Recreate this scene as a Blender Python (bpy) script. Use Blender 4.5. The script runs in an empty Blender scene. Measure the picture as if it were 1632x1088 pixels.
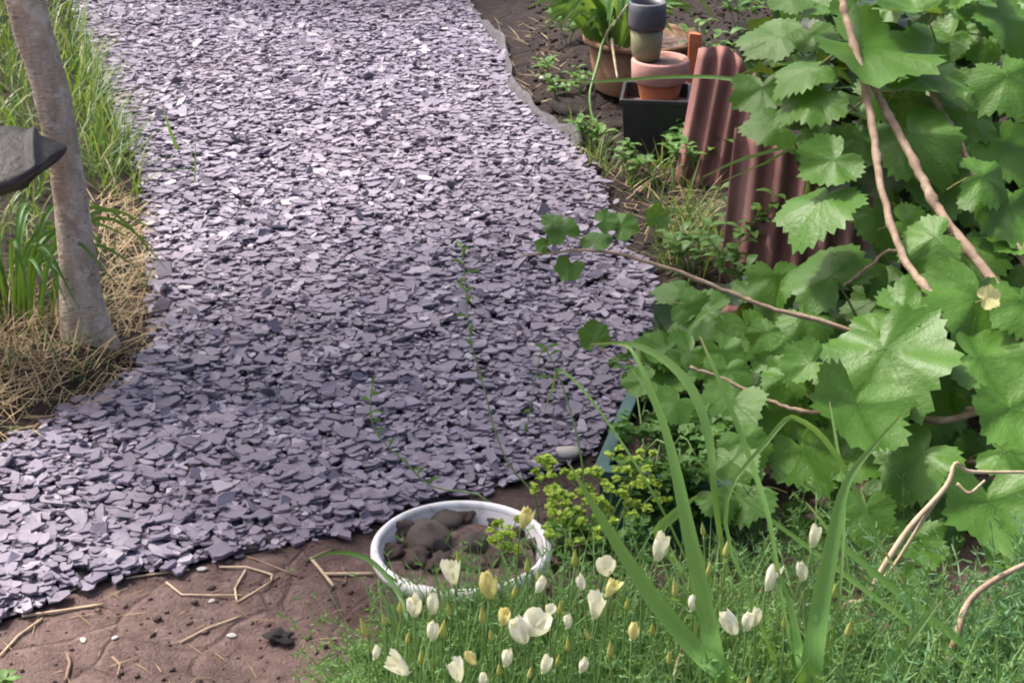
import bpy, bmesh, math, random
import numpy as np
from mathutils import Vector, Matrix, Quaternion

random.seed(7)
rng = np.random.default_rng(7)
scene = bpy.context.scene
C = scene.collection

# ------------------------------------------------------------------ camera, sky, sun, exposure
F = 2710.0; W0, H0 = 1632.0, 1088.0
PITCH = math.radians(24.3); CAMZ = 1.6
cam = bpy.data.cameras.new('camera'); camo = bpy.data.objects.new('camera', cam); C.objects.link(camo)
camo.location = (0, 0, CAMZ); camo.rotation_euler = (math.pi/2 - PITCH, 0, 0)
cam.sensor_width = 36.0; cam.lens = 36.0*F/W0; cam.clip_start = 0.02; cam.clip_end = 1000
scene.camera = camo

SUN_EL = math.radians(57); SUN_AZ = math.radians(-58)      # ahead of the camera and to the left
SUN_DIR = Vector((math.sin(SUN_AZ)*math.cos(SUN_EL), math.cos(SUN_AZ)*math.cos(SUN_EL), math.sin(SUN_EL)))
world = bpy.data.worlds.new('World'); scene.world = world; world.use_nodes = True
wn = world.node_tree.nodes; wl = world.node_tree.links
sky = wn.new('ShaderNodeTexSky'); sky.sky_type = 'NISHITA'; sky.sun_disc = False
sky.sun_elevation = SUN_EL; sky.sun_rotation = SUN_AZ; sky.dust_density = 7.0; sky.air_density = 0.7; sky.ozone_density = 0.3
bg = wn['Background']; bg.inputs['Strength'].default_value = 0.15
wl.new(sky.outputs[0], bg.inputs['Color'])
sl = bpy.data.lights.new('sun', 'SUN'); sl.energy = 2.9; sl.angle = math.radians(5); sl.color = (1.0, 0.95, 0.88)
so = bpy.data.objects.new('sun', sl); C.objects.link(so); so.rotation_euler = SUN_DIR.to_track_quat('Z', 'Y').to_euler()
so.location = (-3, 6, 6)
scene.view_settings.view_transform = 'Standard'; scene.view_settings.look = 'None'
scene.view_settings.exposure = 1.02; scene.view_settings.gamma = 1.0
scene.render.engine = 'CYCLES'
scene.cycles.filter_width = 2.0
scene.render.resolution_x = 1024; scene.render.resolution_y = 682

# ------------------------------------------------------------------ pixel rays to places in the garden
FWD = Vector((0, math.cos(PITCH), -math.sin(PITCH))); UP = Vector((0, math.sin(PITCH), math.cos(PITCH)))
def ray(px, py):
    return FWD + Vector((1, 0, 0))*((px-W0/2)/F) + UP*(-(py-H0/2)/F)
def atY(px, py, Y):
    d = ray(px, py); return Vector((0, 0, CAMZ)) + d*(Y/d.y)
def atZ(px, py, Z=0.0):
    d = ray(px, py); return Vector((0, 0, CAMZ)) + d*((Z-CAMZ)/d.z)
def scale_at(p):                      # pixels per metre at a point
    return F/((p-Vector((0, 0, CAMZ))).dot(FWD))
def project(p):
    v = Vector(p)-Vector((0, 0, CAMZ)); z = v.dot(FWD)
    return (W0/2+F*v.x/z, H0/2-F*v.dot(UP)/z)

# ------------------------------------------------------------------ noise
def _hash(ix, iy, s):
    h = (ix*374761393 + iy*668265263 + s*974711) & 0x7fffffff
    h = ((h ^ (h >> 13))*1274126177) & 0x7fffffff
    return ((h ^ (h >> 16)) & 0xffff)/65535.0
def vnoise(x, y, s=0):
    x = np.asarray(x, float); y = np.asarray(y, float)
    ix = np.floor(x).astype(np.int64); iy = np.floor(y).astype(np.int64)
    fx = x-ix; fy = y-iy; fx = fx*fx*(3-2*fx); fy = fy*fy*(3-2*fy)
    a = _hash(ix, iy, s); b = _hash(ix+1, iy, s); c = _hash(ix, iy+1, s); d = _hash(ix+1, iy+1, s)
    return (a*(1-fx)+b*fx)*(1-fy)+(c*(1-fx)+d*fx)*fy
def fbm(x, y, s=0, o=4):
    t = 0; a = 0.5; f = 1.0
    for k in range(o):
        t = t+a*(vnoise(np.asarray(x)*f, np.asarray(y)*f, s+k)-0.5)*2; a *= 0.5; f *= 2.03
    return t
def sstep(a, b, x):
    t = np.clip((np.asarray(x, float)-a)/(b-a), 0, 1); return t*t*(3-2*t)

# ------------------------------------------------------------------ path outline and terrain
PPX = [(60, -110), (105, -20), (140, 60), (200, 200), (234, 300), (242, 420), (248, 535), (225, 575), (180, 610), (100, 655), (0, 712), (-200, 815), (-420, 930),
       (-420, 1190), (-200, 1060), (-60, 1000), (30, 962), (130, 922), (230, 898), (330, 880), (450, 858), (560, 838), (640, 800), (760, 770), (850, 748),
       (935, 715), (985, 640), (1010, 570), (1040, 520), (1052, 470), (1030, 430), (1000, 395), (975, 355), (962, 312), (935, 255), (910, 218), (850, 182), (808, 135),
       (795, 75), (760, 30), (738, -10), (735, -110)]
POLY = np.array([tuple(atZ(a, b, 0.02))[:2] for a, b in PPX])
def pathdist(x, y):                    # signed distance, positive inside the path
    x = np.asarray(x, float); y = np.asarray(y, float)
    d2 = np.full(x.shape, 1e9); ins = np.zeros(x.shape, bool)
    n = len(POLY)
    for i in range(n):
        ax, ay = POLY[i]; bx, by = POLY[(i+1) % n]
        ex, ey = bx-ax, by-ay
        t = np.clip(((x-ax)*ex+(y-ay)*ey)/(ex*ex+ey*ey), 0, 1)
        d2 = np.minimum(d2, (x-ax-t*ex)**2+(y-ay-t*ey)**2)
        c = ((ay > y) != (by > y)) & (x < (bx-ax)*(y-ay)/(by-ay+1e-12)+ax)
        ins ^= c
    d = np.sqrt(d2); return np.where(ins, d, -d)
def gz(x, y):
    x = np.asarray(x, float); y = np.asarray(y, float)
    pd = pathdist(x, y)
    near = 1-sstep(12, 30, np.hypot(x, y-3))
    z = 0.014*fbm(x*2.2, y*2.2, 3)+0.007*fbm(x*11, y*11, 9, 3)
    front = 1-sstep(2.45, 2.75, y)
    z = z+front*(0.016*np.abs(fbm(x*9, y*9, 21, 4))*1.3 - 0.004)
    left = (1-sstep(-0.85, -0.5, x+0.05*(y-3.5)))*sstep(2.75, 3.1, y)
    z = z+left*0.05*sstep(0.0, 0.16, -pd)
    back = sstep(0.0, 0.3, x)*sstep(5.0, 5.8, y)
    z = z+back*(0.05+0.05*np.abs(fbm(x*5, y*5, 33, 4)))*sstep(0.02, 0.3, -pd)
    right = sstep(0.2, 0.5, x)*sstep(2.6, 3.2, y)
    z = z+right*0.025*np.abs(fbm(x*8, y*8, 41, 4))
    z = np.where(pd > 0, z*0.4-0.03*sstep(0, 0.05, pd), z)
    return z*near
def gz1(x, y): return float(gz(np.array([x]), np.array([y]))[0])
def on_ground(px, py):
    p = atZ(px, py, 0.0)
    for _ in range(3): p = atZ(px, py, gz1(p.x, p.y))
    return p

# ------------------------------------------------------------------ materials
def new_mat(name):
    m = bpy.data.materials.new(name); m.use_nodes = True
    nt = m.node_tree; b = nt.nodes['Principled BSDF']; return m, nt, b
def N(nt, t, **k):
    n = nt.nodes.new(t)
    for a, v in k.items(): setattr(n, a, v)
    return n
def mixc(nt, fac, a, b, blend='MIX'):
    n = N(nt, 'ShaderNodeMix', data_type='RGBA', blend_type=blend)
    for i, v in ((0, fac), (6, a), (7, b)):
        if hasattr(v, 'is_output'): nt.links.new(v, n.inputs[i])
        elif i == 0: n.inputs[0].default_value = v
        else: n.inputs[i].default_value = (*v, 1)
    return n.outputs[2]
def math_n(nt, op, a, b=None):
    n = N(nt, 'ShaderNodeMath', operation=op)
    for i, v in ((0, a), (1, b)):
        if v is None: continue
        if hasattr(v, 'is_output'): nt.links.new(v, n.inputs[i])
        else: n.inputs[i].default_value = v
    return n.outputs[0]
def ramp(nt, fac, stops):
    r = N(nt, 'ShaderNodeValToRGB'); e = r.color_ramp.elements
    while len(e) < len(stops): e.new(0.5)
    for i, (p, c) in enumerate(stops):
        e[i].position = p; e[i].color = (*c, 1) if len(c) == 3 else c
    nt.links.new(fac, r.inputs[0]); return r.outputs[0]
def noise(nt, scale, detail=4, rough=0.55, vec=None, dist=0.0):
    n = N(nt, 'ShaderNodeTexNoise'); n.inputs['Scale'].default_value = scale; n.inputs['Detail'].default_value = detail
    n.inputs['Roughness'].default_value = rough; n.inputs['Distortion'].default_value = dist
    if vec is not None: nt.links.new(vec, n.inputs['Vector'])
    return n.outputs['Fac']
def objcoord(nt): return N(nt, 'ShaderNodeTexCoord').outputs['Object']
def bump(nt, b, h, strength=0.4, dist=0.01):
    n = N(nt, 'ShaderNodeBump'); n.inputs['Strength'].default_value = strength; n.inputs['Distance'].default_value = dist
    nt.links.new(h, n.inputs['Height']); nt.links.new(n.outputs[0], b.inputs['Normal'])
def rnd_source(nt, source):
    if source == 'attr':
        a = N(nt, 'ShaderNodeAttribute'); a.attribute_name = 'rnd'; return a.outputs['Fac']
    return N(nt, 'ShaderNodeObjectInfo').outputs['Random']

def plain_mat(name, stops, nscale=20, rough=0.6, bumps=0.2, bdist=0.004, spec=0.5, detail=5):
    m, nt, b = new_mat(name); oc = objcoord(nt)
    n = noise(nt, nscale, detail, 0.6, oc)
    nt.links.new(ramp(nt, n, stops), b.inputs['Base Color'])
    b.inputs['Roughness'].default_value = rough; b.inputs['Specular IOR Level'].default_value = spec
    if bumps: bump(nt, b, noise(nt, nscale*4, 4, 0.6, oc), bumps, bdist)
    return m

def leaf_mat(name, ca, cb, trans=0.3, rough=0.45, source='object', veins=False, tcol=None, cc=None, spec=0.4, under=None, stripes=False):
    m, nt, b = new_mat(name); oc = objcoord(nt)
    r = rnd_source(nt, source)
    stops = [(0.0, ca), (1.0, cb)] if cc is None else [(0.0, ca), (0.62, cb), (0.96, cc)] if not veins else [(0.0, ca), (0.3, (cb[0]*0.85, cb[1]*0.82, cb[2]*1.35)), (0.62, cb), (0.78, ca), (0.97, cc)]
    col = ramp(nt, r, stops)
    col = mixc(nt, math_n(nt, 'MULTIPLY', noise(nt, 14, 3, 0.6, oc), 0.55), col, tuple(c*0.62 for c in ca))
    if veins:
        uv = N(nt, 'ShaderNodeTexCoord').outputs['UV']
        sx = N(nt, 'ShaderNodeSeparateXYZ'); nt.links.new(uv, sx.inputs[0])
        x, y = sx.outputs[0], sx.outputs[1]
        best = None
        for deg in (0, 52, -52, 108, -108):
            a = math.radians(deg); s, c = math.sin(a), math.cos(a)
            perp = math_n(nt, 'ABSOLUTE', math_n(nt, 'SUBTRACT', math_n(nt, 'MULTIPLY', x, c), math_n(nt, 'MULTIPLY', y, s)))
            al = math_n(nt, 'ADD', math_n(nt, 'MULTIPLY', x, s), math_n(nt, 'MULTIPLY', y, c))
            neg = math_n(nt, 'MULTIPLY', math_n(nt, 'LESS_THAN', al, 0.0), 1.0)
            # side veins: repeating oblique lines off each main vein
            d = math_n(nt, 'ADD', perp, neg)
            tt = math_n(nt, 'PINGPONG', math_n(nt, 'MULTIPLY', math_n(nt, 'SUBTRACT', al, math_n(nt, 'MULTIPLY', perp, 0.8)), 6.0), 0.5)
            off = math_n(nt, 'GREATER_THAN', perp, math_n(nt, 'MULTIPLY', al, 0.5))
            d2 = math_n(nt, 'ADD', math_n(nt, 'ADD', math_n(nt, 'MULTIPLY', tt, 0.16), 0.007), off)
            d = math_n(nt, 'MINIMUM', d, d2)
            best = d if best is None else math_n(nt, 'MINIMUM', best, d)
        vm = N(nt, 'ShaderNodeMapRange'); vm.inputs['From Min'].default_value = 0.004; vm.inputs['From Max'].default_value = 0.022
        vm.inputs['To Min'].default_value = 0.45; vm.inputs['To Max'].default_value = 0.0; nt.links.new(best, vm.inputs['Value'])
        vein = vm.outputs[0]
        col = mixc(nt, vein, col, (0.20, 0.32, 0.14))
        rad_ = math_n(nt, 'SQRT', math_n(nt, 'ADD', math_n(nt, 'MULTIPLY', x, x), math_n(nt, 'MULTIPLY', y, y)))
        info = N(nt, 'ShaderNodeObjectInfo')
        off_ = N(nt, 'ShaderNodeVectorMath', operation='ADD'); nt.links.new(oc, off_.inputs[0]); nt.links.new(info.outputs['Location'], off_.inputs[1])
        age = math_n(nt, 'ADD', math_n(nt, 'MULTIPLY', rad_, 0.30), noise(nt, 4.5, 5, 0.65, off_.outputs[0]))
        col = mixc(nt, ramp(nt, age, [(0.80, (0, 0, 0)), (0.90, (0.7, 0.7, 0.7))]), col, (0.27, 0.21, 0.07))
        holes = ramp(nt, noise(nt, 16, 2, 0.5, off_.outputs[0]), [(0.74, (0, 0, 0)), (0.77, (0.9, 0.9, 0.9))])
        col = mixc(nt, holes, col, (0.10, 0.06, 0.03))
        bump(nt, b, math_n(nt, 'ADD', math_n(nt, 'ADD', noise(nt, 18, 4, 0.6, oc), math_n(nt, 'MULTIPLY', noise(nt, 5, 2, 0.5, oc), 1.6)), math_n(nt, 'MULTIPLY', vein, -0.25)), 0.25, 0.007)
    if stripes:
        uv = N(nt, 'ShaderNodeTexCoord').outputs['UV']; mp = N(nt, 'ShaderNodeMapping'); mp.inputs['Scale'].default_value = (16, 1.2, 1); nt.links.new(uv, mp.inputs[0])
        sn = noise(nt, 1.0, 3, 0.6, mp.outputs[0])
        col = mixc(nt, ramp(nt, sn, [(0.35, (0, 0, 0)), (0.65, (0.55, 0.55, 0.55))]), col, tuple(c*0.78 for c in ca))
        sx = N(nt, 'ShaderNodeSeparateXYZ'); nt.links.new(uv, sx.inputs[0])
        tipf = ramp(nt, math_n(nt, 'ADD', sx.outputs[1], math_n(nt, 'MULTIPLY', sn, 0.08)), [(0.05, (0.8, 0.8, 0.8)), (0.14, (0, 0, 0))])
        col = mixc(nt, tipf, col, (0.42, 0.36, 0.14))
        bump(nt, b, sn, 0.5, 0.004)
    if under: col = mixc(nt, N(nt, 'ShaderNodeNewGeometry').outputs['Backfacing'], col, under)
    nt.links.new(col, b.inputs['Base Color'])
    b.inputs['Roughness'].default_value = rough; b.inputs['Specular IOR Level'].default_value = spec
    if trans:
        t = N(nt, 'ShaderNodeBsdfTranslucent'); mx = N(nt, 'ShaderNodeMixShader'); mx.inputs[0].default_value = trans
        tc = mixc(nt, 0.6, col, tcol or (0.30, 0.45, 0.04))
        nt.links.new(tc, t.inputs['Color'])
        nt.links.new(b.outputs[0], mx.inputs[1]); nt.links.new(t.outputs[0], mx.inputs[2])
        nt.links.new(mx.outputs[0], nt.nodes['Material Output'].inputs['Surface'])
    return m

M = {}
def soil_mat():
    m, nt, b = new_mat('soil'); oc = objcoord(nt)
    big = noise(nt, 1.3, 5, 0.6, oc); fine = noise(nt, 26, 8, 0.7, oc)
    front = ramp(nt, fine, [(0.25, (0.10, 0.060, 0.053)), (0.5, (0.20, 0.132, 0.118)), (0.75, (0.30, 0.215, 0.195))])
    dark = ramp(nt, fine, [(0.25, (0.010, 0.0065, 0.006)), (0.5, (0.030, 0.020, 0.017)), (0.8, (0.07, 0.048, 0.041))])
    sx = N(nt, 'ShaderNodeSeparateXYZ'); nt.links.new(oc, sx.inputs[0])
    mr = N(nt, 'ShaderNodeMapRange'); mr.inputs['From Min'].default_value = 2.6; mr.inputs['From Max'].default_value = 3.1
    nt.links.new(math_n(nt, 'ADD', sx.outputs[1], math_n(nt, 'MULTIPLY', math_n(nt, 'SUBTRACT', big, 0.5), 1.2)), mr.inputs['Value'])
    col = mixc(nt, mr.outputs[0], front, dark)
    col = mixc(nt, math_n(nt, 'MULTIPLY', ramp(nt, noise(nt, 5, 6, 0.6, oc), [(0.5, (0, 0, 0)), (0.68, (1, 1, 1))]), 0.55), col, (0.05, 0.03, 0.027))
    nt.links.new(col, b.inputs['Base Color']); b.inputs['Roughness'].default_value = 0.85; b.inputs['Specular IOR Level'].default_value = 0.3
    vo = N(nt, 'ShaderNodeTexVoronoi', feature='DISTANCE_TO_EDGE'); vo.inputs['Scale'].default_value = 6.5
    wob = N(nt, 'ShaderNodeMix', data_type='VECTOR'); wob.inputs[0].default_value = 0.12
    nn = N(nt, 'ShaderNodeTexNoise'); nn.inputs['Scale'].default_value = 5; nt.links.new(oc, nn.inputs['Vector'])
    nt.links.new(oc, wob.inputs[4]); nt.links.new(nn.outputs['Color'], wob.inputs[5]); nt.links.new(wob.outputs[1], vo.inputs['Vector'])
    cr = ramp(nt, vo.outputs['Distance'], [(0.0, (0, 0, 0)), (0.05, (1, 1, 1))])
    bump(nt, b, math_n(nt, 'ADD', math_n(nt, 'ADD', noise(nt, 40, 9, 0.72, oc), noise(nt, 160, 4, 0.6, oc)), cr), 0.9, 0.012)
    return m
M['soil'] = soil_mat()

def slate_mat(source):
    m, nt, b = new_mat('slate_'+source); oc = objcoord(nt)
    a = N(nt, 'ShaderNodeAttribute'); a.attribute_name = 'rnd'
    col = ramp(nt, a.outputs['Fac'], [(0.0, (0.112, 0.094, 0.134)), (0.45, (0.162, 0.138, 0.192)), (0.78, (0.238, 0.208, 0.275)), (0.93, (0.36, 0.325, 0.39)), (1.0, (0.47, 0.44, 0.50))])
    n = noise(nt, 70, 5, 0.65, oc)
    col = mixc(nt, math_n(nt, 'MULTIPLY', n, 0.5), col, (0.28, 0.25, 0.315), 'MIX')
    col = mixc(nt, math_n(nt, 'MULTIPLY', ramp(nt, noise(nt, 1.4, 3, 0.5, oc), [(0.45, (0, 0, 0)), (0.7, (1, 1, 1))]), 0.3), col, (0.22, 0.17, 0.20))
    nt.links.new(col, b.inputs['Base Color']); b.inputs['Roughness'].default_value = 0.52; b.inputs['Specular IOR Level'].default_value = 0.5
    bump(nt, b, noise(nt, 120, 5, 0.6, oc), 0.3, 0.004)
    return m
M['slate'] = slate_mat('attr')
M['membrane_edge'] = plain_mat('membrane_edge', [(0.3, (0.03, 0.028, 0.034)), (0.7, (0.10, 0.095, 0.11))], 40, 0.8, 0.4)
M['membrane'] = plain_mat('membrane', [(0.3, (0.06, 0.052, 0.066)), (0.7, (0.12, 0.11, 0.13))], 30, 0.7, 0.3)
def bark_mat():
    m, nt, b = new_mat('bark'); oc = objcoord(nt)
    mp = N(nt, 'ShaderNodeMapping'); mp.inputs['Scale'].default_value = (1, 1, 0.28); nt.links.new(oc, mp.inputs[0])
    n1 = noise(nt, 34, 6, 0.65, mp.outputs[0]); 
    mp2 = N(nt, 'ShaderNodeMapping'); mp2.inputs['Scale'].default_value = (1, 1, 2.4); nt.links.new(oc, mp2.inputs[0])
    n2 = noise(nt, 60, 3, 0.5, mp2.outputs[0]); n3 = noise(nt, 6, 4, 0.6, oc)
    col = ramp(nt, n1, [(0.3, (0.30, 0.22, 0.165)), (0.52, (0.50, 0.40, 0.315)), (0.72, (0.66, 0.56, 0.46))])
    col = mixc(nt, ramp(nt, n2, [(0.61, (0, 0, 0)), (0.71, (0.8, 0.8, 0.8))]), col, (0.09, 0.06, 0.05))
    col = mixc(nt, ramp(nt, n3, [(0.52, (0, 0, 0)), (0.75, (0.5, 0.5, 0.5))]), col, (0.24, 0.22, 0.14))
    col = mixc(nt, ramp(nt, noise(nt, 22, 6, 0.7, oc), [(0.52, (0, 0, 0)), (0.64, (0.75, 0.75, 0.75))]), col, (0.72, 0.65, 0.57))
    nt.links.new(col, b.inputs['Base Color']); b.inputs['Roughness'].default_value = 0.85
    bump(nt, b, math_n(nt, 'ADD', n1, math_n(nt, 'MULTIPLY', n2, 0.9)), 0.7, 0.010)
    return m
M['bark'] = bark_mat()
M['cane'] = plain_mat('cane', [(0.3, (0.22, 0.14, 0.09)), (0.6, (0.40, 0.29, 0.20)), (0.8, (0.50, 0.40, 0.30))], 40, 0.7, 0.4)
M['white_plastic'] = plain_mat('white_plastic', [(0.28, (0.30, 0.25, 0.22)), (0.40, (0.58, 0.55, 0.55)), (0.55, (0.74, 0.73, 0.75)), (0.8, (0.80, 0.79, 0.81))], 22, 0.5, 0.15, 0.003, detail=7)
M['grey_pot'] = plain_mat('grey_pot', [(0.3, (0.10, 0.085, 0.075)), (0.7, (0.22, 0.19, 0.17))], 10, 0.7, 0.25)
M['compost'] = plain_mat('compost', [(0.3, (0.07, 0.047, 0.041)), (0.55, (0.19, 0.13, 0.115)), (0.8, (0.32, 0.24, 0.215))], 40, 0.9, 0.8, 0.01)
M['stone'] = plain_mat('stone', [(0.3, (0.17, 0.132, 0.115)), (0.7, (0.29, 0.238, 0.212))], 22, 0.9, 0.9, 0.012)
M['pebble'] = plain_mat('pebble', [(0.3, (0.32, 0.29, 0.27)), (0.7, (0.52, 0.49, 0.46))], 30, 0.7, 0.2)
M['char'] = plain_mat('char', [(0.3, (0.012, 0.010, 0.011)), (0.7, (0.05, 0.04, 0.042))], 60, 0.8, 0.7, 0.01)
M['terracotta'] = plain_mat('terracotta', [(0.28, (0.075, 0.038, 0.02)), (0.5, (0.15, 0.075, 0.036)), (0.75, (0.26, 0.165, 0.10))], 9, 0.8, 0.25)
M['orange_clay'] = plain_mat('orange_clay', [(0.3, (0.42, 0.11, 0.045)), (0.7, (0.60, 0.19, 0.08))], 12, 0.8, 0.25)
M['pink_clay'] = plain_mat('pink_clay', [(0.3, (0.40, 0.19, 0.16)), (0.7, (0.56, 0.31, 0.27))], 12, 0.85, 0.25)
M['black_plastic'] = plain_mat('black_plastic', [(0.3, (0.018, 0.018, 0.022)), (0.7, (0.035, 0.035, 0.042))], 12, 0.42, 0.1)
M['matt_black'] = plain_mat('matt_black', [(0.3, (0.012, 0.011, 0.012)), (0.7, (0.05, 0.042, 0.038))], 20, 0.9, 0.3, spec=0.15)
M['dark_grey_plastic'] = plain_mat('dark_grey_plastic', [(0.3, (0.06, 0.06, 0.075)), (0.7, (0.10, 0.10, 0.12))], 12, 0.45, 0.1)
M['olive_plastic'] = plain_mat('olive_plastic', [(0.3, (0.16, 0.145, 0.07)), (0.7, (0.24, 0.22, 0.12))], 8, 0.4, 0.05)
M['green_plastic'] = plain_mat('green_plastic', [(0.3, (0.008, 0.065, 0.052)), (0.7, (0.02, 0.11, 0.09))], 9, 0.4, 0.1)
M['green_rim'] = plain_mat('green_rim', [(0.3, (0.018, 0.065, 0.056)), (0.7, (0.045, 0.115, 0.105))], 9, 0.38, 0.1)
def corrug_mat():
    m, nt, b = new_mat('corrugated'); oc = objcoord(nt)
    mp = N(nt, 'ShaderNodeMapping'); mp.inputs['Scale'].default_value = (1, 1, 0.25); nt.links.new(oc, mp.inputs[0])
    n = noise(nt, 16, 6, 0.65, mp.outputs[0]); g = noise(nt, 9, 6, 0.7, oc)
    col = ramp(nt, n, [(0.3, (0.19, 0.085, 0.078)), (0.5, (0.29, 0.145, 0.132)), (0.72, (0.42, 0.26, 0.24))])
    col = mixc(nt, ramp(nt, g, [(0.5, (0, 0, 0)), (0.72, (0.7, 0.7, 0.7))]), col, (0.20, 0.155, 0.12))
    nt.links.new(col, b.inputs['Base Color']); b.inputs['Roughness'].default_value = 0.95; b.inputs['Specular IOR Level'].default_value = 0.2
    bump(nt, b, g, 0.4, 0.006)
    return m
M['corrugated'] = corrug_mat()
M['rubber'] = plain_mat('rubber', [(0.3, (0.028, 0.026, 0.028)), (0.7, (0.050, 0.047, 0.050))], 7, 0.55, 0.5, 0.012)
M['wood'] = plain_mat('wood', [(0.3, (0.14, 0.09, 0.06)), (0.7, (0.27, 0.19, 0.13))], 30, 0.8, 0.4)
M['straw'] = plain_mat('straw', [(0.3, (0.38, 0.27, 0.16)), (0.7, (0.60, 0.48, 0.34))], 30, 0.7, 0.1)
M['twig'] = plain_mat('twig', [(0.3, (0.14, 0.085, 0.06)), (0.7, (0.30, 0.20, 0.14))], 40, 0.8, 0.2)
M['vine'] = leaf_mat('vine_leaf', (0.024, 0.080, 0.022), (0.078, 0.182, 0.082), 0.24, 0.44, veins=True, cc=(0.15, 0.30, 0.06), under=(0.075, 0.18, 0.022), spec=0.42)
M['vine_shaded'] = leaf_mat('vine_leaf_mass', (0.016, 0.05, 0.014), (0.036, 0.09, 0.028), 0.15, 0.45, source='attr')  # deep leaves: shade of the gaps put into a darker green
M['iris'] = leaf_mat('iris_leaf', (0.17, 0.36, 0.09), (0.27, 0.48, 0.13), 0.35, 0.42, stripes=True)
M['grass'] = leaf_mat('grass', (0.045, 0.115, 0.022), (0.11, 0.21, 0.045), 0.3, 0.5, source='attr', cc=(0.36, 0.33, 0.14))
M['dry'] = leaf_mat('dry_grass', (0.33, 0.235, 0.125), (0.52, 0.40, 0.235), 0.15, 0.75, source='attr', tcol=(0.5, 0.35, 0.15), cc=(0.62, 0.50, 0.32))
M['tuft'] = leaf_mat('tuft_leaf', (0.055, 0.16, 0.03), (0.11, 0.27, 0.06), 0.25, 0.45)
M['fern'] = leaf_mat('poppy_foliage', (0.12, 0.26, 0.09), (0.23, 0.41, 0.16), 0.3, 0.55, source='attr', cc=(0.22, 0.36, 0.12))
M['stalks'] = leaf_mat('poppy_stalk', (0.16, 0.28, 0.09), (0.28, 0.42, 0.16), 0.25, 0.5, source='attr')
M['fennel'] = leaf_mat('feathery', (0.09, 0.215, 0.09), (0.17, 0.34, 0.16), 0.25, 0.55, source='attr')
M['lime'] = leaf_mat('lime_florets', (0.36, 0.52, 0.05), (0.54, 0.69, 0.13), 0.35, 0.55, source='attr')
M['herb'] = leaf_mat('herb_leaf', (0.07, 0.18, 0.035), (0.14, 0.29, 0.06), 0.3, 0.5, source='attr')
M['weed'] = leaf_mat('weed_leaf', (0.08, 0.19, 0.04), (0.16, 0.30, 0.08), 0.3, 0.5)
M['stem'] = leaf_mat('green_stem', (0.13, 0.24, 0.07), (0.22, 0.33, 0.11), 0, 0.5)
M['cream'] = leaf_mat('cream_petal', (0.80, 0.79, 0.60), (0.88, 0.87, 0.76), 0.3, 0.6, tcol=(0.85, 0.82, 0.55), cc=(0.86, 0.85, 0.78), spec=0.3)
M['yellow'] = leaf_mat('pale_yellow_petal', (0.74, 0.68, 0.28), (0.80, 0.75, 0.38), 0.3, 0.6, tcol=(0.85, 0.78, 0.35), spec=0.3)
M['budcap'] = leaf_mat('bud_cap', (0.48, 0.50, 0.12), (0.64, 0.62, 0.24), 0.25, 0.55, tcol=(0.6, 0.6, 0.15))
M['treeleaf'] = leaf_mat('tree_leaf', (0.05, 0.12, 0.03), (0.09, 0.19, 0.05), 0.25, 0.5, source='attr')

# ------------------------------------------------------------------ object helpers
def link_mesh(name, verts, faces, mat, parent=None, smooth=False, uv=None):
    me = bpy.data.meshes.new(name); me.from_pydata([tuple(v) for v in verts], [], faces); me.update()
    if smooth: me.polygons.foreach_set('use_smooth', [True]*len(me.polygons))
    if uv is not None:
        l = me.uv_layers.new(name='UVMap'); idx = np.zeros(len(me.loops), np.int32); me.loops.foreach_get('vertex_index', idx)
        l.data.foreach_set('uv', np.asarray(uv, np.float32)[idx].ravel())
    me.materials.append(mat)
    o = bpy.data.objects.new(name, me); C.objects.link(o)
    if parent is not None: o.parent = parent
    return o
def np_mesh(name, V, Fq, mat, rnd=None, parent=None, smooth=False):
    """V (n,3) float, Fq (m,k) int with one k; rnd per vertex"""
    me = bpy.data.meshes.new(name); V = np.asarray(V, np.float32); Fq = np.asarray(Fq, np.int32)
    m, k = Fq.shape
    me.vertices.add(len(V)); me.vertices.foreach_set('co', V.ravel())
    me.loops.add(m*k); me.loops.foreach_set('vertex_index', Fq.ravel())
    me.polygons.add(m); me.polygons.foreach_set('loop_start', np.arange(0, m*k, k, dtype=np.int32))
    me.polygons.foreach_set('use_smooth', np.full(m, bool(smooth)))
    me.update(calc_edges=True)
    if rnd is not None:
        at = me.attributes.new('rnd', 'FLOAT', 'POINT'); at.data.foreach_set('value', np.asarray(rnd, np.float32))
    me.materials.append(mat)
    o = bpy.data.objects.new(name, me); C.objects.link(o)
    if parent is not None: o.parent = parent
    return o
def tag(o, label=None, cat=None, group=None, kind=None):
    if label: o['label'] = label
    if cat: o['category'] = cat
    if group: o['group'] = group
    if kind: o['kind'] = kind
    return o
def thing(name, loc, label, cat, group=None):
    o = bpy.data.objects.new(name, None); C.objects.link(o); o.location = loc; o.empty_display_size = 0.05
    return tag(o, label, cat, group)
def put(name, mesh, parent=None, loc=(0, 0, 0), quat=None, scale=1.0):
    o = bpy.data.objects.new(name, mesh); C.objects.link(o)
    if parent is not None: o.parent = parent
    o.location = loc
    if quat is not None: o.rotation_mode = 'QUATERNION'; o.rotation_quaternion = quat
    o.scale = (scale,)*3 if not hasattr(scale, '__len__') else scale
    return o

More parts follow.
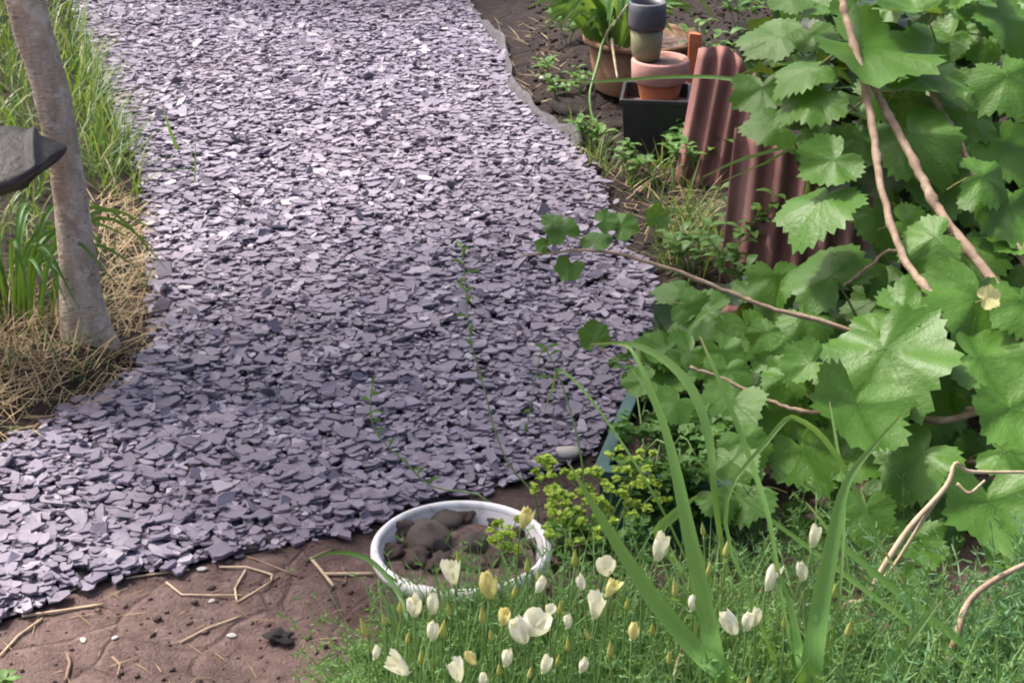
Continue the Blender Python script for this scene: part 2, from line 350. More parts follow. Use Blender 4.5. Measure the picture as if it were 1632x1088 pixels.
def spline(pts, n):
    """Catmull-Rom through pts (Vectors)"""
    pts = [Vector(p) for p in pts]; out = []
    P = [pts[0]*2-pts[1]]+pts+[pts[-1]*2-pts[-2]]
    for k in range(n+1):
        t = k/n*(len(pts)-1); i = min(int(t), len(pts)-2); f = t-i
        a, b, c, d = P[i], P[i+1], P[i+2], P[i+3]
        out.append(0.5*((2*b)+(c-a)*f+(2*a-5*b+4*c-d)*f*f+(3*b-a-3*c+d)*f**3))
    return out
def lerp_list(ws, n):
    return [float(np.interp(k/n*(len(ws)-1), range(len(ws)), ws)) for k in range(n+1)]
def tube_geo(path, radii, sides=6, base=0):
    V = []; Fc = []
    n = len(path); ref = Vector((0.3, 0.9, 0.2))
    for i, p in enumerate(path):
        t = (path[min(i+1, n-1)]-path[max(i-1, 0)]).normalized()
        a = t.cross(ref)
        if a.length < 1e-4: a = t.cross(Vector((1, 0, 0)))
        a.normalize(); b = t.cross(a)
        for k in range(sides):
            an = 2*math.pi*k/sides; V.append(p+(a*math.cos(an)+b*math.sin(an))*radii[i])
    for i in range(n-1):
        for k in range(sides):
            k2 = (k+1) % sides
            Fc.append((base+i*sides+k, base+i*sides+k2, base+(i+1)*sides+k2, base+(i+1)*sides+k))
    Fc.append(tuple(base+k for k in range(sides))[::-1]); Fc.append(tuple(base+(n-1)*sides+k for k in range(sides)))
    return V, Fc
def tube(name, pts, radii, mat, parent=None, n=14, sides=6, origin=None, wob=0.0):
    path = spline(pts, n); rr = lerp_list(radii, n)
    if wob: path = [p+Vector((random.uniform(-wob, wob), random.uniform(-wob, wob), random.uniform(-wob, wob))) for p in path]
    if origin is not None: path = [p-Vector(origin) for p in path]
    V, Fc = tube_geo(path, rr, sides)
    return link_mesh(name, V, Fc, mat, parent, smooth=True)
def strap(name, pts, widths, mat, parent=None, n=16, origin=(0, 0, 0), face=None, fold=0.25):
    """a folded strap leaf: three verts across, V shaped, facing the given direction"""
    path = spline(pts, n); ww = lerp_list(widths, n); V = []; Fc = []; UV = []
    face = Vector(face or (0, -1, 0.35)).normalized(); og = Vector(origin)
    for i, p in enumerate(path):
        t = (path[min(i+1, n)]-path[max(i-1, 0)]).normalized()
        s = t.cross(face)
        if s.length < 1e-3: s = Vector((1, 0, 0))
        s.normalize(); nn = s.cross(t).normalized(); w = ww[i]/2
        V += [p-og-s*w+nn*w*fold, p-og-nn*w*fold*0.4, p-og+s*w+nn*w*fold]; UV += [(0, i/n), (0.5, i/n), (1, i/n)]
    for i in range(n):
        for k in range(2):
            Fc.append((i*3+k, i*3+k+1, i*3+k+4, i*3+k+3))
    return link_mesh(name, V, Fc, mat, parent, smooth=True, uv=UV)
def lathe(name, prof, mat, parent=None, seg=48, wob=0.0, close=False):
    V = []; Fc = []; n = len(prof)
    for i, (r, z) in enumerate(prof):
        for k in range(seg):
            a = 2*math.pi*k/seg; w = 1+wob*math.sin(2*a+0.6)+wob*0.5*math.sin(3*a+1)
            V.append((r*w*math.cos(a), r*w*math.sin(a), z))
    for i in range(n-1):
        for k in range(seg):
            k2 = (k+1) % seg; Fc.append((i*seg+k, i*seg+k2, (i+1)*seg+k2, (i+1)*seg+k))
    if close:
        for k in range(seg):
            k2 = (k+1) % seg; Fc.append(((n-1)*seg+k, (n-1)*seg+k2, k2, k))
    return link_mesh(name, V, Fc, mat, parent, smooth=True)
def lump_mesh(name, seed, mat, sub=2, rough=0.25, flat=0.8, smooth=True):
    bm = bmesh.new(); bmesh.ops.create_icosphere(bm, subdivisions=sub, radius=1.0)
    r = np.random.default_rng(seed); off = r.uniform(0, 50, 3)
    from mathutils import noise as mn
    for v in bm.verts:
        d = v.co.normalized(); k = 1+rough*mn.noise(d*1.3+Vector(off))+rough*0.5*mn.noise(d*3.1+Vector(off))+rough*0.35*mn.noise(d*7+Vector(off))
        v.co = d*k; v.co.z *= flat
    me = bpy.data.meshes.new(name); bm.to_mesh(me); bm.free()
    if smooth: me.polygons.foreach_set('use_smooth', [True]*len(me.polygons))
    me.materials.append(mat); return me
def disc_soil(name, r, z, mat, parent, amp=0.008, seed=0, n=14, sq=None):
    V = []; Fc = []
    for i in range(n+1):
        for j in range(n+1):
            u = i/n*2-1; v = j/n*2-1
            if sq is None:
                x = u*math.sqrt(1-v*v/2)*r; y = v*math.sqrt(1-u*u/2)*r
            else: x = u*sq[0]; y = v*sq[1]
            V.append((x, y, z+amp*float(fbm(np.array([x*25+seed]), np.array([y*25]), seed)[0])))
    for i in range(n):
        for j in range(n):
            a = i*(n+1)+j; Fc.append((a, a+n+1, a+n+2, a+1))
    return link_mesh(name, V, Fc, mat, parent, smooth=True)

def blades(name, base, h, w, az, lean, curl, mat, rnd, seg=4, parent=None):
    """many ribbon blades at once; arrays of n"""
    n = len(h); t = np.linspace(0, 1, seg+1)
    dx, dy = np.cos(az), np.sin(az)
    ang = lean[:, None]+curl[:, None]*t[None, :]            # angle from vertical
    ds = h[:, None]/seg
    hor = np.concatenate([np.zeros((n, 1)), np.cumsum(np.sin(ang[:, 1:])*ds, 1)], 1)
    ver = np.concatenate([np.zeros((n, 1)), np.cumsum(np.cos(ang[:, 1:])*ds, 1)], 1)
    ww = w[:, None]*np.array([0.75, 1.0, 0.9, 0.6, 0.08, 0.05, 0.05])[None, :seg+1] if seg == 4 else w[:, None]*np.clip(1.05-t**2, 0.06, 1)[None, :]
    twist = az+math.pi/2+rng.uniform(-0.7, 0.7, n); sx, sy = np.cos(twist), np.sin(twist)
    P = np.zeros((n, seg+1, 2, 3))
    for s, sg in ((0, -0.5), (1, 0.5)):
        P[:, :, s, 0] = base[:, 0:1]+hor*dx[:, None]+ww*sx[:, None]*sg
        P[:, :, s, 1] = base[:, 1:2]+hor*dy[:, None]+ww*sy[:, None]*sg
        P[:, :, s, 2] = base[:, 2:3]+ver
    V = P.reshape(-1, 3); o = np.arange(n)[:, None]*(seg+1)*2
    Fq = np.concatenate([o+np.array([2*i, 2*i+1, 2*i+3, 2*i+2])[None, :] for i in range(seg)], 0)
    return np_mesh(name, V, Fq, mat, np.repeat(rnd, (seg+1)*2), parent, smooth=True)

# ================================================================== the setting
# ---- ground: one sheet, fine near the path, coarse out to the horizon
def axis(lo, hi, step, far):
    a = list(np.arange(lo, hi+1e-6, step)); s = step; x = a[-1]
    while x < far: s *= 1.35; x += s; a.append(x)
    s = step; x = a[0]; pre = []
    while x > -far: s *= 1.35; x -= s; pre.append(x)
    return np.array(pre[::-1]+a)
xs = axis(-2.4, 2.4, 0.022, 300); ys = axis(1.2, 7.6, 0.026, 300)
X, Y = np.meshgrid(xs, ys); Z = gz(X.ravel(), Y.ravel())
V = np.stack([X.ravel(), Y.ravel(), Z], 1); nx = len(xs); ny = len(ys)
I = (np.arange(ny-1)[:, None]*nx+np.arange(nx-1)[None, :]).ravel()
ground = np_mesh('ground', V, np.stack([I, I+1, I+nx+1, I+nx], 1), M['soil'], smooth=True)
tag(ground, 'reddish brown garden soil around the slate path', kind='structure')

# ---- slate path: bed + 300 single chips + the rest as one part
me_v = [(x, y, 0.004+0.004*math.sin(7*x)*math.sin(5*y)) for x, y in POLY]
bm = bmesh.new(); vs = [bm.verts.new(v) for v in me_v]; f = bm.faces.new(vs)
bmesh.ops.triangulate(bm, faces=[f])
me = bpy.data.meshes.new('slate_path'); bm.to_mesh(me); bm.free(); me.materials.append(M['membrane'])
path = bpy.data.objects.new('slate_path', me); C.objects.link(path)
tag(path, 'path of purple grey slate chippings curving up the garden', kind='structure')

def chip_arrays(n, size, rs):
    """n irregular slate flakes with 6 corners: local verts (n,12,3), seated at origin, long axis x"""
    k = 6
    a = (np.arange(k)[None, :]+rs.uniform(-0.38, 0.38, (n, k)))*2*np.pi/k
    r = rs.uniform(0.62, 1.12, (n, k))
    asp = rs.uniform(0.38, 0.9, n)
    top = np.stack([np.cos(a)*r, np.sin(a)*r*asp[:, None]], 2)*0.5*size[:, None, None]
    th = rs.uniform(0.045, 0.11, n)*size+0.001
    P = np.zeros((n, 12, 3))
    P[:, :6, :2] = top; P[:, :6, 2] = th[:, None]*0.5*(1+rs.uniform(-0.35, 0.35, (n, 6)))
    P[:, 6:, :2] = top*rs.uniform(0.86, 1.1, (n, 6, 1)); P[:, 6:, 2] = -th[:, None]*0.5
    return P
def rot_arrays(n, tilt, rs):
    yaw = rs.uniform(0, 2*np.pi, n); ax = rs.uniform(0, 2*np.pi, n)
    c, s = np.cos(yaw), np.sin(yaw); Rz = np.zeros((n, 3, 3)); Rz[:, 0, 0] = c; Rz[:, 0, 1] = -s; Rz[:, 1, 0] = s; Rz[:, 1, 1] = c; Rz[:, 2, 2] = 1
    u = np.stack([np.cos(ax), np.sin(ax), np.zeros(n)], 1); K = np.zeros((n, 3, 3))
    K[:, 0, 1] = -u[:, 2]; K[:, 0, 2] = u[:, 1]; K[:, 1, 0] = u[:, 2]; K[:, 1, 2] = -u[:, 0]; K[:, 2, 0] = -u[:, 1]; K[:, 2, 1] = u[:, 0]
    R = np.eye(3)[None]+np.sin(tilt)[:, None, None]*K+(1-np.cos(tilt))[:, None, None]*(K@K)
    return R@Rz
CHIP_F = [(0, 1, 2, 3, 4, 5), (11, 10, 9, 8, 7, 6)]+[(i, 6+i, 6+(i+1) % 6, (i+1) % 6) for i in range(6)]
CHIP_T = np.array([(0, 1, 2), (0, 2, 3), (0, 3, 4), (0, 4, 5)]+[t for i in range(6) for t in ((i, 6+i, 6+(i+1) % 6), (i, 6+(i+1) % 6, (i+1) % 6))]+[(11, 10, 9), (11, 9, 8), (11, 8, 7), (11, 7, 6)])
lo, hi = POLY.min(0), POLY.max(0)
NC = 150000
cx = rng.uniform(lo[0], hi[0], NC); cy = rng.uniform(lo[1], hi[1], NC)
pd = pathdist(cx, cy)
keep = (pd > rng.normal(-0.004, 0.012, NC)) & (cx > -2.0) & (cy < 8.6)
cx, cy, pd = cx[keep], cy[keep], pd[keep]; n = len(cx)
layer = rng.uniform(0, 1, n)
size = np.clip(rng.lognormal(math.log(0.0245), 0.46, n), 0.007, 0.062)
tilt = np.abs(rng.normal(0, 0.14, n)); steep = rng.uniform(0, 1, n) < 0.05; tilt[steep] = rng.uniform(0.5, 1.1, steep.sum())
relief = 0.010*fbm(cx*4, cy*4, 55, 3)
cz = 0.008+layer*0.019*np.clip(0.4+pd/0.06, 0.4, 1)+relief+np.sin(tilt)*size*0.2
rndc = np.clip(rng.beta(2.2, 2.6, n)+0.10*fbm(cx*3, cy*3, 77, 3), 0, 1)
bright = rng.uniform(0, 1, n) < 0.07; rndc[bright] = rng.uniform(0.88, 1.0, bright.sum())  # a few pale dusty chips, with sunlit highlights put into their colour
# nearest, largest chips of the top layer become parts of their own
dist = np.hypot(cx, cy); sc = F/np.maximum(dist, 1)
uu = W0/2+F*cx/(cy*math.cos(PITCH)+CAMZ*math.sin(PITCH)); vv = H0/2+F*((CAMZ-cz)*math.cos(PITCH)-cy*math.sin(PITCH))/(cy*math.cos(PITCH)+(CAMZ-cz)*math.sin(PITCH))
vis = (size < 0.05) & (uu > 0) & (uu < 900) & (vv < 1060) & (vv > 560) & (layer > 0.80) & (pd > 0.01)
score = np.where(vis, size*sc, -1); order = np.argsort(-score)[:300]
single = np.zeros(n, bool); single[order] = True
P = chip_arrays(n, size, rng); R = rot_arrays(n, tilt, rng)
PW = np.einsum('nij,nkj->nki', R, P)+np.stack([cx, cy, cz], 1)[:, None, :]
rest = ~single; nr = rest.sum()
Vr = PW[rest].reshape(-1, 3); Fr = (np.arange(nr)[:, None, None]*12+CHIP_T[None]).reshape(-1, 3)
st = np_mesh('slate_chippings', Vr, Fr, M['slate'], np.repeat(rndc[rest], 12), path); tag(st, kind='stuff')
# shared flake meshes for the singles
rs2 = np.random.default_rng(3); NVAR = 24
CP = chip_arrays(NVAR, np.ones(NVAR), rs2); chip_meshes = []
for i in range(NVAR):
    me = bpy.data.meshes.new('slate_chip'); me.from_pydata([tuple(v) for v in CP[i]], [], CHIP_F); me.update(); me.materials.append(M['slate'])
    at = me.attributes.new('rnd', 'FLOAT', 'POINT'); at.data.foreach_set('value', np.full(12, float(np.clip(rs2.beta(3, 3), 0.25, 0.8)), np.float32)); chip_meshes.append(me)
for i in order:
    q = Matrix(R[i].tolist()).to_quaternion()
    put('slate_chip', chip_meshes[int(rng.integers(NVAR))], path, (cx[i], cy[i], cz[i]+0.002), q, float(size[i]))
# weed membrane edge that stands up along the right side of the path
mp = [atZ(a, b, 0.02) for a, b in [(738, -30), (742, 5), (768, 40), (800, 78), (812, 135), (850, 178), (905, 205), (918, 228)]]
pp = spline(mp, 40); V = []; Fc = []
for i, p in enumerate(pp):
    w = 0.004*math.sin(i*1.3)+0.003*math.sin(i*2.9)
    hgt = 0.035+0.014*math.sin(i*0.55)+0.008*math.sin(i*1.7)
    V += [(p.x-0.012, p.y, 0.0), (p.x+0.006+w, p.y, hgt*0.7), (p.x+0.016+w, p.y+0.004, hgt), (p.x+0.0185+w, p.y+0.004, hgt), (p.x+0.010+w, p.y, hgt*0.68), (p.x-0.004, p.y, -0.01)]
for i in range(len(pp)-1):
    for k in range(5): Fc.append((i*6+k, i*6+k+1, i*6+k+7, i*6+k+6))
link_mesh('weed_membrane', V, Fc, M['membrane_edge'], path, smooth=True)

# ---- crumbs of soil (uncountable)
def crumbs(name, pts, sz, mat, label):
    bm = bmesh.new(); bmesh.ops.create_icosphere(bm, subdivisions=1, radius=1); B = np.array([v.co[:] for v in bm.verts]); bm.verts.ensure_lookup_table()
    Fi = np.array([[v.index for v in f.verts] for f in bm.faces]); bm.free()
    n = len(pts); nb = len(B)
    P = B[None]*(rng.uniform(0.55, 1.25, (n, nb, 1)))*sz[:, None, None]; P[:, :, 2] *= 0.65
    P = np.einsum('nij,nkj->nki', rot_arrays(n, rng.uniform(0, 0.5, n), rng), P)+pts[:, None, :]
    o = np_mesh(name, P.reshape(-1, 3), (np.arange(n)[:, None, None]*nb+Fi[None]).reshape(-1, 3), mat, rng.uniform(0, 1, n).repeat(nb), smooth=True)
    return tag(o, label, 'soil', kind='stuff')
n = 4200; a = rng.uniform(-1.9, 0.5, n); b = rng.uniform(1.4, 2.75, n); k = (pathdist(a, b) < -0.01); a, b = a[k], b[k]
s = np.clip(rng.lognormal(math.log(0.0023), 0.65, len(a)), 0.0008, 0.009)
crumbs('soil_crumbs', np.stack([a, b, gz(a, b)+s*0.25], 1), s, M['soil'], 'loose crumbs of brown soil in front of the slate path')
n = 6500; a = rng.uniform(0.05, 1.6, n); b = rng.uniform(2.9, 7.5, n); k = (pathdist(a, b) < -0.02); a, b = a[k], b[k]
s = np.clip(rng.lognormal(math.log(0.0052), 0.6, len(a)), 0.0015, 0.024)
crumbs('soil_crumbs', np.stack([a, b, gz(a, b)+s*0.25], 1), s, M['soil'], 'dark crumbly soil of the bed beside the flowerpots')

# ================================================================== the young tree
base = on_ground(140, 530); TY = base.y
tree = thing('young_tree', base, 'young tree with smooth grey brown trunk standing in dry grass beside slate path', 'tree')
tp = [atY(143, 575, TY), atY(137, 520, TY), atY(128, 450, TY), atY(121, 390, TY), atY(112, 310, TY), atY(98, 225, TY), atY(76, 130, TY), atY(52, 50, TY), atY(36, -20, TY)]
tp += [tp[-1]+Vector((-0.03, 0.03, 0.25)), tp[-1]+Vector((-0.05, 0.16, 0.60)), tp[-1]+Vector((0.0, 0.50, 1.10))]
rr = [0.078, 0.055, 0.044, 0.039, 0.036, 0.036, 0.038, 0.041, 0.042, 0.038, 0.032, 0.020]
pth = spline([p-base for p in tp], 60); rad = lerp_list(rr, 60); V = []; Fc = []
for i, p in enumerate(pth):
    for kk in range(22):
        an = 2*math.pi*kk/22
        w = 1+0.05*float(fbm(np.array([math.cos(an)*2+5]), np.array([i*0.18+math.sin(an)*2]), 4)[0])*2
        if i < 7: w *= 1+0.18*max(0, math.cos(3*an+0.8))*(1-i/7)
        if i in (23, 31): w *= 1.06
        V.append((p.x+rad[i]*w*math.cos(an), p.y+rad[i]*w*math.sin(an), p.z))
for i in range(60):
    for kk in range(22): Fc.append((i*22+kk, i*22+(kk+1) % 22, (i+1)*22+(kk+1) % 22, (i+1)*22+kk))
link_mesh('trunk', V, Fc, M['bark'], tree, smooth=True)
top = pth[-1]
crown_pts = []
for j in range(14):
    an = j*2.4+0.3; st = pth[46+j]; ln = random.uniform(0.6, 1.0)
    e = st+Vector((math.cos(an)*ln*0.8, math.sin(an)*ln*1.35+0.22, random.uniform(0.45, 0.85)))
    tube('branch', [st, st.lerp(e, 0.5)+Vector((0, 0, 0.08)), e], [0.018, 0.011, 0.004], M['bark'], tree, 8, 6)
    crown_pts += [st.lerp(e, t) for t in (0.45, 0.7, 0.9, 1.05)]
crown_pts += [top+Vector((0, 0, 0.2)), top+Vector((0.1, 0.1, 0.45))]
# crown: unseen leaf clumps round the branches, spread and placed to shade the path
nl = 8500; cpt = np.array([tuple(p) for p in crown_pts]); ci = rng.integers(0, len(cpt), nl)
pos = cpt[ci]+rng.normal(0, 0.17, (nl, 3)); s = rng.uniform(0.03, 0.055, nl)
pos[:, 2] = np.maximum(pos[:, 2], 1.25+rng.uniform(0, 0.3, nl))
L = np.array([(0, 0, 0), (-0.42, 0.5, 0.06), (0, 1.1, -0.05), (0.42, 0.5, 0.06)])
P = np.einsum('nij,nkj->nki', rot_arrays(nl, rng.uniform(0, 1.2, nl), rng), L[None]*s[:, None, None])+pos[:, None, :]
crown = np_mesh('crown', P.reshape(-1, 3), np.arange(nl*4).reshape(-1, 4), M['treeleaf'], rng.uniform(0, 1, nl).repeat(4), tree)

tag(crown, kind='stuff')
shade_tree = tree.copy(); C.objects.link(shade_tree); shade_tree.location = (-1.75, 8.0, gz1(-1.75, 8.0)); shade_tree.rotation_euler = (0, 0, 0.5)  # unseen copy of the tree, added to cast shade on the far path
shade_tree['label'] = 'unseen second young tree added to shade the far end of the slate path'
for ch in list(tree.children):
    c2 = ch.copy(); C.objects.link(c2); c2.parent = shade_tree
tree['group'] = shade_tree['group'] = 'young trees beside the path'
# ---- grass and straw round the tree (uncountable)
def scatter_px(n, poly, z=0.03):
    """points on the ground under a polygon drawn in the photograph"""
    poly = [atZ(a, b, z) for a, b in poly]; q = np.array([(p.x, p.y) for p in poly]); lo, hi = q.min(0), q.max(0); out = []
    while sum(len(o) for o in out) < n:
        x = rng.uniform(lo[0], hi[0], n*2); y = rng.uniform(lo[1], hi[1], n*2); ins = np.zeros(len(x), bool)
        for i in range(len(q)):
            ax, ay = q[i]; bx, by = q[(i+1) % len(q)]
            ins ^= ((ay > y) != (by > y)) & (x < (bx-ax)*(y-ay)/(by-ay+1e-12)+ax)
        out.append(np.stack([x[ins], y[ins]], 1))
    o = np.concatenate(out)[:n]; return np.concatenate([o, gz(o[:, 0], o[:, 1])[:, None]-0.004], 1)
def grass(name, n, poly, h, w, lean, curl, mat, label, cat='grass', dense=None):
    b = scatter_px(n, poly)
    az = rng.uniform(0, 2*np.pi, n)
    o = blades(name, b, rng.uniform(*h, n), rng.uniform(*w, n), az, rng.uniform(*lean, n), rng.uniform(*curl, n), mat, rng.uniform(0, 1, n))
    return tag(o, label, cat, kind='stuff')
grass('green_grass', 2600, [(-260, 60), (-20, -90), (95, -90), (130, 40), (178, 190), (205, 290), (60, 330), (-300, 330)], (0.08, 0.24), (0.004, 0.008), (0.0, 0.5), (0.2, 1.4), M['grass'], 'long green grass growing behind the tree trunk')
grass('green_grass', 420, [(105, 60), (140, 80), (190, 190), (236, 315), (150, 320)], (0.10, 0.26), (0.003, 0.006), (0.1, 0.6), (0.3, 1.3), M['grass'], 'green and yellowing grass leaning over the edge of the slate path')
grass('green_grass', 750, [(-300, 330), (60, 330), (85, 420), (60, 520), (-60, 580), (-300, 640)], (0.05, 0.16), (0.003, 0.007), (0.0, 0.6), (0.2, 1.4), M['grass'], 'short green grass growing in front of the dark plastic sack')
grass('dry_grass', 1000, [(150, 310), (238, 318), (244, 540), (215, 580), (150, 560)], (0.05, 0.14), (0.0015, 0.0035), (1.1, 1.55), (-0.3, 0.5), M['dry'], 'flattened dry straw grass between the trunk and the slate path')
grass('dry_grass', 2000, [(-300, 540), (20, 480), (120, 540), (215, 575), (175, 612), (95, 655), (0, 710), (-300, 850)], (0.05, 0.15), (0.0015, 0.0035), (1.0, 1.55), (-0.3, 0.5), M['dry'], 'flattened dry straw grass in front of the tree trunk')
grass('green_grass', 320, [(-250, 520), (40, 470), (215, 330), (240, 420), (190, 590), (40, 690), (-250, 800)], (0.04, 0.12), (0.002, 0.005), (0.2, 0.9), (0.2, 1.2), M['grass'], 'sparse green grass blades coming up through the flattened straw')
grass('dry_grass', 260, [(-100, 480), (100, 470), (190, 560), (90, 640), (-150, 700)], (0.06, 0.16), (0.002, 0.004), (0.1, 0.9), (0.1, 0.9), M['dry'], 'upright dry grass stalks around the base of the tree')

# ---- dark green tussock left of the trunk: strap leaves are its parts
b0 = on_ground(20, 500)
tu = thing('grass_tussock', b0, 'dark green tussock of arching strap leaves left of the tree trunk', 'plant')
for j in range(46):
    an = random.uniform(0, 2*math.pi); ln = random.uniform(0.20, 0.34); r0 = random.uniform(0, 0.10)
    p0 = Vector((math.cos(an)*r0, math.sin(an)*r0*0.7, -0.015)); out = Vector((math.cos(an), math.sin(an), 0))*ln
    strap('leaf', [p0, p0+out*0.22+Vector((0, 0, ln*0.62)), p0+out*0.55+Vector((0, 0, ln*0.78)), p0+out*0.92+Vector((0, 0, ln*random.uniform(0.25, 0.6)))],
          [0.008, 0.011, 0.009, 0.001], M['tuft'], tu, 10, fold=0.35)

# ---- dark plastic sack slung on a post beside the tree (its folded corner shows)
SY = TY-0.14
pb = on_ground(-150, 560); pb = Vector((atY(-110, 300, SY).x, SY+0.04, 0)); pb.z = gz1(pb.x, pb.y)
post = thing('wooden_post', pb, 'rough wooden post with a dark sack slung over it', 'post')
tube('shaft', [(0, 0, -0.05), (0, 0, 0.2), (0, 0, 0.45)], [0.035, 0.034, 0.032], M['wood'], post, 6, 10)
tube('cap', [(0, 0, 0.45), (0, 0, 0.47), (0, 0, 0.485)], [0.032, 0.028, 0.014], M['wood'], post, 3, 10)
secs = []
for px, top_, crease, low, dep in [(-190, 192, 322, 350, 0.15), (-90, 192, 320, 348, 0.15), (-20, 198, 306, 330, 0.14), (20, 206, 289, 312, 0.12), (44, 211, 273, 296, 0.10), (57, 199, 265, 287, 0.09), (66, 213, 259, 280, 0.075), (84, 222, 249, 265, 0.045), (98, 228, 241, 252, 0.022), (108, 233, 236, 240, 0.006)]:
    a = atY(px, top_, SY+dep*0.35); c = atY(px, crease, SY-dep*0.9); l = atY(px, low, SY-dep*0.15)
    bk = atY(px, (top_+low)/2, SY+dep); m1 = a.lerp(c, 0.5)+Vector((0, -dep*0.12, 0.004)); m2 = c.lerp(l, 0.5)+Vector((0, dep*0.28, 0.0))
    secs.append([a, m1, c, m2, l, l.lerp(bk, 0.5), bk, bk.lerp(a, 0.5)])
V = []; Fc = []
og = pb
for i, s_ in enumerate(secs):
    for kk, p in enumerate(s_): V.append(p-og+Vector((random.uniform(-0.006, 0.006), random.uniform(-0.02, 0.02), random.uniform(-0.009, 0.009)))*(0 if i > 6 else 1))
for i in range(len(secs)-1):
    for kk in range(8): Fc.append((i*8+kk, i*8+(kk+1) % 8, (i+1)*8+(kk+1) % 8, (i+1)*8+kk))
Fc.append(tuple(range(8))[::-1]); Fc.append(tuple(range(len(V)-8, len(V))))
sack = link_mesh('plastic_sack', V, Fc, M['rubber'], None, smooth=True); sack.location = og
md = sack.modifiers.new('subdivision', 'SUBSURF'); md.levels = 2; md.render_levels = 2
cr = sack.data.attributes.new('crease_edge', 'FLOAT', 'EDGE')
for e_ in sack.data.edges:
    a_, c_ = e_.vertices
    if a_//8 != c_//8 and a_ % 8 == c_ % 8 and a_ % 8 in (0, 2, 4): cr.data[e_.index].value = 0.75 if a_ % 8 else 0.5
    if a_//8 == c_//8 and a_//8 in (4, 5, 6) and min(a_ % 8, c_ % 8) < 2: cr.data[e_.index].value = 0.8
tag(sack, 'dark grey plastic sack with a pointed folded corner jutting out before the trunk', 'sack')

# ================================================================== white round planter in front
PR = 0.148; pc = atY(735, 866, 2.40); PZ = pc.z
base = Vector((pc.x, 2.40, gz1(pc.x, 2.40)-0.006)); H = PZ-base.z
pot = thing('white_planter', base, 'round white rimmed planter holding soil and stones beside the slate path', 'planter')
lathe('body', [(0.0, 0.0), (PR*0.72, 0.0), (PR*0.76, 0.006), (PR*0.93, H-0.022)], M['grey_pot'], pot, 56, 0.004)
lathe('liner', [(PR*0.70, H-0.10), (PR*0.80, H-0.07), (PR*0.90, H-0.010)], M['white_plastic'], pot, 56, 0.004)
lathe('rim', [(PR*0.90, H-0.012), (PR*0.91, H-0.003), (PR*0.93, H+0.001), (PR*0.97, H), (PR, H-0.005), (PR*1.004, H-0.014), (PR*0.99, H-0.023), (PR*0.935, H-0.022)], M['white_plastic'], pot, 72, 0.004, close=True)
SZ = H-0.034; disc_soil('compost', PR*0.81, SZ, M['compost'], pot, 0.010, 3, 26)
def lump(name, px, py, wpx, hpx, mat, seed, label, cat, group=None, Z=None, rough=0.2, sub=3, sink=0.35):
    z = base.z+SZ if Z is None else Z
    p = atZ(px, py, z); s_ = scale_at(p)
    r = wpx/2/s_; fl = (hpx/wpx)
    me = lump_mesh(name, seed, mat, sub, rough, 0.85)
    o = put(name, me, None, (p.x, p.y, p.z+r*fl*(0.6-sink)), Quaternion((0, 0, 1), seed*1.7), (r, r*0.9, r*fl))
    return tag(o, label, cat, group)
lump('rounded_stone', 682, 868, 76, 70, M['stone'], 5, 'largest smooth grey brown stone lying in the white planter', 'stone', rough=0.28, sink=0.3)
lump('rounded_stone', 758, 872, 46, 46, M['stone'], 6, 'smaller smooth grey stone in the middle of the white planter', 'stone', rough=0.3, sink=0.3)
lump('rounded_stone', 712, 832, 60, 40, M['stone'], 8, 'half buried stone behind the largest stone in the white planter', 'stone', rough=0.15)
for j, (px, py, w_, h_) in enumerate([(640, 852, 42, 42), (625, 884, 36, 30), (668, 896, 38, 34), (704, 902, 40, 32), (835, 850, 34, 30), (720, 815, 30, 24), (645, 868, 24, 22), (741, 828, 34, 32), (764, 822, 36, 26), (790, 894, 38, 26), (822, 898, 36, 22), (760, 906, 26, 18), (806, 868, 24, 20), (846, 872, 26, 26), (690, 905, 24, 18), (730, 905, 26, 20), (786, 832, 26, 22), (655, 900, 20, 16)]):
    lump('soil_clod', px, py, w_, h_, M['compost'], 20+j, 'brown knobbly clod of soil lying in the white planter', 'soil clod', 'clods in the white planter', rough=0.55, sink=0.15)

# ================================================================== green trough with herbs
tl_n = atZ(944, 748, 0.155); tl_f = atZ(1001, 618, 0.155)
ang = math.atan2(tl_f.x-tl_n.x, tl_f.y-tl_n.y); TL = (tl_f-tl_n).length+0.02; TW = 0.25
tb = Vector((tl_n.x, tl_n.y, gz1(tl_n.x, tl_n.y)-0.004))
trough = thing('green_trough', tb, 'dark green plastic trough with pale rim full of herbs beside the slate path', 'trough'); trough.rotation_euler = (0, 0, -ang)
def box_ring(name, outer, inner, z0, z1, mat, parent, taper=1.0, floor=True):
    (x0, y0, x1, y1) = outer; (a0, b0, a1, b1) = inner; t = (1-taper)
    cxm, cym = (x0+x1)/2, (y0+y1)/2
    sh = lambda x, y: (cxm+(x-cxm)*taper, cym+(y-cym)*taper)
    V = [(*sh(x, y), z0) for x, y in ((x0, y0), (x1, y0), (x1, y1), (x0, y1))]+[(x, y, z1) for x, y in ((x0, y0), (x1, y0), (x1, y1), (x0, y1))]
    V += [(x, y, z1) for x, y in ((a0, b0), (a1, b0), (a1, b1), (a0, b1))]+[(*sh(x, y), z0+0.004) for x, y in ((a0, b0), (a1, b0), (a1, b1), (a0, b1))]
    Fc = []
    for k in range(4):
        k2 = (k+1) % 4
        Fc += [(k, k2, 4+k2, 4+k), (4+k, 4+k2, 8+k2, 8+k), (8+k, 8+k2, 12+k2, 12+k)]
        if not floor: Fc.append((12+k, 12+k2, k2, k))
    if floor: Fc += [(3, 2, 1, 0), (12, 13, 14, 15)]
    o = link_mesh(name, V, Fc, mat, parent); bv = o.modifiers.new('bevel', 'BEVEL'); bv.width = 0.0025; bv.segments = 2
    return o
TH = 0.155-tb.z
